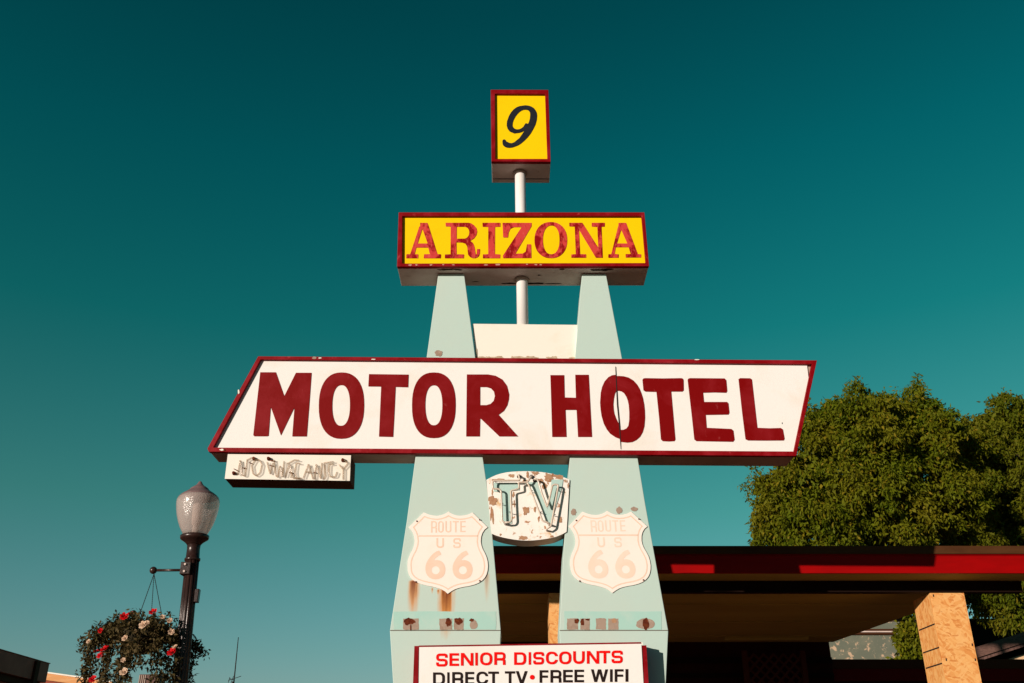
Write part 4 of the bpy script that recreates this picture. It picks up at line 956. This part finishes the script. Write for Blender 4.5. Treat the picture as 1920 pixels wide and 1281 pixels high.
# ------------------------------------------------------------------ hanging flower basket
hook = ball + Vector((0.012, 0, -0.034))
bc = P(268, 1196, YLp)
hb = thing('hanging_basket', 'trailing basket of red and cream roses hanging from the lamp arm', 'flower basket', bc)
for (px, py, dy) in [(262,1152,-0.14),(283,1166,0.16),(305,1162,-0.02)]:
    e = P(px, py, YLp+dy); n_ = 46; chm = MB()
    for i in range(n_):
        a_, b_ = hook.lerp(e, i/n_), hook.lerp(e, (i+0.78)/n_); chm.tube([a_, b_], 0.0030 if i % 2 else 0.0042, 5)
    chm.build('chain', M['antenna'], hb)
pm = MB(); pm.lathe([(-0.16,0.06),(-0.13,0.13),(-0.05,0.20),(0.03,0.23),(0.04,0.22)], bc + Vector((0,0,0.02)), Vector((0,0,1)), 24); pm.build('planter', M['planter'], hb)
rng = np.random.default_rng(3)
strands = [ # photo pixel paths of trailing stems with depth offset
 ([(262,1175),(225,1168),(190,1185),(168,1215),(160,1250),(155,1300)], -0.10), ([(262,1175),(215,1175),(180,1200),(170,1240),(165,1300)], 0.10),
 ([(262,1180),(225,1180),(205,1205),(195,1245),(188,1300)], 0.22), ([(262,1180),(230,1190),(200,1220),(200,1260),(190,1300)], -0.22),
 ([(262,1185),(235,1195),(225,1225),(228,1265),(225,1305)], -0.30), ([(262,1185),(240,1200),(232,1230),(222,1270),(218,1305)], 0.30),
 ([(262,1185),(250,1205),(248,1230),(236,1245),(246,1252)], -0.26), ([(262,1185),(258,1210),(264,1232),(262,1248)], -0.32), ([(262,1190),(250,1212),(240,1240),(234,1290)], -0.36),
 ([(275,1180),(292,1200),(284,1230),(280,1245)], -0.28), ([(275,1180),(300,1195),(296,1235),(292,1268),(290,1300)], -0.24), ([(275,1180),(308,1195),(312,1240),(306,1300)], 0.24),
 ([(285,1175),(325,1185),(338,1215),(335,1300)], 0.15), ([(285,1175),(320,1195),(330,1240),(322,1300)], -0.15), ([(285,1175),(335,1180),(352,1205),(357,1240),(353,1300)], 0.16),
 ([(330,1185),(352,1192),(365,1208),(378,1222),(384,1228)], 0.14), ([(330,1190),(355,1205),(372,1215),(379,1226)], 0.20), ([(330,1200),(350,1222),(358,1232)], 0.18),
 ([(255,1175),(235,1160),(218,1158),(211,1157)], -0.05), ([(255,1170),(246,1158),(250,1147)], 0.02), ([(262,1172),(268,1155),(262,1150)], 0.1), ([(290,1172),(300,1158),(312,1158),(322,1165)], -0.1),
 ([(262,1175),(220,1172),(182,1180),(160,1200),(153,1213)], 0.0), ([(262,1175),(212,1180),(170,1205),(156,1222)], -0.05), ([(285,1170),(287,1152)], -0.02)]
cs = []; stems = MB()
def samp(path, n):
    d = [0]; 
    for i in range(1, len(path)): d.append(d[-1] + math.dist(path[i], path[i-1]))
    o = []
    for k in range(n):
        s_k = d[-1]*k/(n-1); i = max(j for j in range(len(d)) if d[j] <= s_k + 1e-9); i = min(i, len(path)-2); t = (s_k-d[i])/(d[i+1]-d[i])
        o.append((path[i][0]+(path[i+1][0]-path[i][0])*t, path[i][1]+(path[i+1][1]-path[i][1])*t))
    return o, d[-1]
for pth, dy in strands:
    sm_, L_ = samp(rpath(pth, 14, 4), 14)
    pts = [P(x, y, YLp + dy*min(1, 0.3+0.1*i)) for i, (x, y) in enumerate(sm_)]
    stems.tube(pts, 0.004, 5)
    _, L_ = samp(pth, 3); n_ = max(8, int(L_*0.66))
    sm2, _ = samp(pth, n_)
    for i, (x, y) in enumerate(sm2): cs.append(np.array(P(x, y, YLp + dy*min(1, 0.3+1.4*i/n_))) + rng.normal(0, 0.016, 3))
for k in range(520):             # the domed body of the planting
    a_ = rng.uniform(0, 2*math.pi); r_ = math.sqrt(rng.uniform(0, 1)); ex = 80*r_*math.cos(a_); top = 1163 + 30*(abs(ex)/80)**2.2 + 10*(r_*math.sin(a_))
    cs.append(np.array(P(258+ex, top + rng.uniform(0, 38)*(1-0.35*r_), YLp + 0.34*r_*math.sin(a_))))
leaf_mesh('foliage', leaf_cloud(np.array(cs), 4, 0.020, 0.047, 0.021, rng, 0.25), M['leaf_basket'], hb)
stems.build('stems', M['planter'], hb)
def rose(c, r, seed):
    rn = random.Random(seed); m = MB()
    face = Vector((rn.uniform(-0.5,0.3), -1, rn.uniform(0.1,0.9))).normalized(); u = face.orthogonal().normalized(); v_ = face.cross(u)
    for ring_, (n_, rad, tilt, sz) in enumerate([(3,0.18,0.25,0.55),(5,0.42,0.65,0.72),(6,0.70,1.05,0.85)]):
        for i in range(n_):
            a_ = 2*math.pi*(i+rn.uniform(-0.2,0.2))/n_ + ring_*0.5; d = u*math.cos(a_)+v_*math.sin(a_); tdir = d.cross(face)
            upd = (face*math.cos(tilt) + d*math.sin(tilt)); o = c + d*rad*r*0.45 - face*0.15*r
            g_ = []
            for (s_a, s_b, lift) in [(-0.2,0,0),(0.2,0,0),(-0.55,0.5,0.06),(0,0.5,-0.05),(0.55,0.5,0.06),(-0.38,0.95,0.22),(0,1.05,0.16),(0.38,0.95,0.22)]:
                g_.append(o + tdir*s_a*sz*r + upd*s_b*sz*r + d*lift*r*0.8)
            m.add(g_, [(0,1,3),(0,3,2),(1,4,3),(2,3,6,5),(3,4,7,6)], 0, True)
    return m
for k, (px, py, dy, s_) in enumerate([(233,1156,-0.28,7.5),(287,1147.5,-0.06,7.5),(246,1152,0.1,6),(196,1217,-0.24,7.5),(188,1229,-0.2,6.5),(322,1223,-0.36,8),(174,1274,-0.2,7),(189,1183,-0.2,5),(181,1222,0.05,5)]):
    rose(P(px,py,YLp+dy), 0.85*s_*YLp/F, 300+k).build('red_rose', M['petal_red'], hb)
for k, (px, py, dy, s_) in enumerate([(268,1172,-0.42,8.5),(275,1169,-0.42,6),(321,1185,-0.36,6.5),(234,1197,-0.42,6.5),(166,1203,-0.2,5),(328,1213,-0.35,5.5),(232,1260,-0.42,8.5),(231,1238,-0.4,5),(318,1164,-0.2,6),(305,1157,-0.2,5.5)]):
    rose(P(px,py,YLp+dy), 0.72*s_*YLp/F, 400+k).build('cream_rose', M['petal_cream'], hb)

# ------------------------------------------------------------------ buildings low at the left
X1 = -9.28; Y_far = 20.05; zc_ = P(95, 1245, Y_far).z
b1 = thing('flat_roofed_building', 'dark brown flat-roofed building end in shade at the lower left corner', 'building', (-12, 17, 0))
MB().box(-15, X1-0.16, 12.0, Y_far-0.15, 0, zc_-0.42).build('wall', M['dark_build'], b1)
MB().box(-15.1, X1, 11.8, Y_far, zc_-0.36, zc_).build('roof_fascia', M['dark_build'], b1, bevel=0.01)
MB().box(-15.05, X1-0.08, 11.9, Y_far-0.08, zc_-0.48, zc_-0.361).build('eave_board', M['dark_build2'], b1)
MB().box(X1+0.002, X1+0.05, 19.40, 19.56, zc_-1.2, zc_-0.02).build('corner_trim', M['dark_build2'], b1)
MB().box(-15.08, X1+0.012, 11.82, Y_far+0.012, zc_+0.001, zc_+0.015).build('roof_edge', M['dark_build'], b1)
YQ = 26.0
a0_, a1_ = P(60,1255.5,YQ), P(206,1277,YQ)
b2 = thing('brick_building', 'low red-brown brick building with a sunlit tan coping, lower left', 'building', ((a0_.x+a1_.x)/2, YQ+3, 0))
MB().prism([(a0_.x,0),(a1_.x,0),(a1_.x,a1_.z-0.20),(a0_.x,a0_.z-0.20)], YQ+0.08, YQ+6).build('wall', M['brick'], b2)
MB().prism([(a0_.x-0.05,a0_.z-0.20),(a1_.x+0.06,a1_.z-0.20),(a1_.x+0.06,a1_.z-0.035),(a0_.x-0.05,a0_.z-0.035)], YQ, YQ+6.1).build('coping', M['tan_trim'], b2)
MB().prism([(a0_.x-0.05,a0_.z-0.034),(a1_.x+0.07,a1_.z-0.034),(a1_.x+0.07,a1_.z),(a0_.x-0.05,a0_.z)], YQ-0.03, YQ+6.13).build('coping_cap', M['cream'], b2)
YX = 24.0
c0_, c1_ = P(261.5,1264.5,YX), P(297,1264.5,YX)
cv = thing('chimney_stack', 'square ribbed brown stack top rising behind the basket', 'chimney', ((c0_.x+c1_.x)/2, YX, 0))
MB().box(c0_.x, c1_.x, YX, YX+0.5, 0, c0_.z).build('shaft', M['chimney'], cv, bevel=0.01)
for i in range(4): MB().box(c0_.x+0.01+i*0.045, c0_.x+0.03+i*0.045, YX-0.015, YX-0.001, 0.5, c0_.z-0.02).build('rib', M['cabinet_brown'], cv)
YN = 26.0
an = thing('roof_antenna', 'thin whip antenna with small cross bars on a far roof', 'antenna', P(437,1290,YN))
m0, m1 = P(436.5,1300,YN), P(447,1195,YN)
MB().tube([m0, m0.lerp(m1, 0.6), m1], [0.018,0.014,0.010], 8).build('mast', M['antenna'], an)
cb = MB()
for (p0, p1) in [((428,1276),(452,1268)),((431,1270),(428,1280)),((440,1276),(430,1272)),((438,1268),(433,1281))]: cb.tube([P(*p0,YN), P(*p1,YN-0.1)], 0.008, 6)
cb.build('cross_bars', M['antenna'], an)
mm = MB(); mm.tube([P(437,1278,YN), m0], 0.03, 8); mm.box(m0.x-0.15, m0.x+0.15, YN-0.15, YN+0.15, 0, m0.z).build('roof_mount', M['antenna'], an)
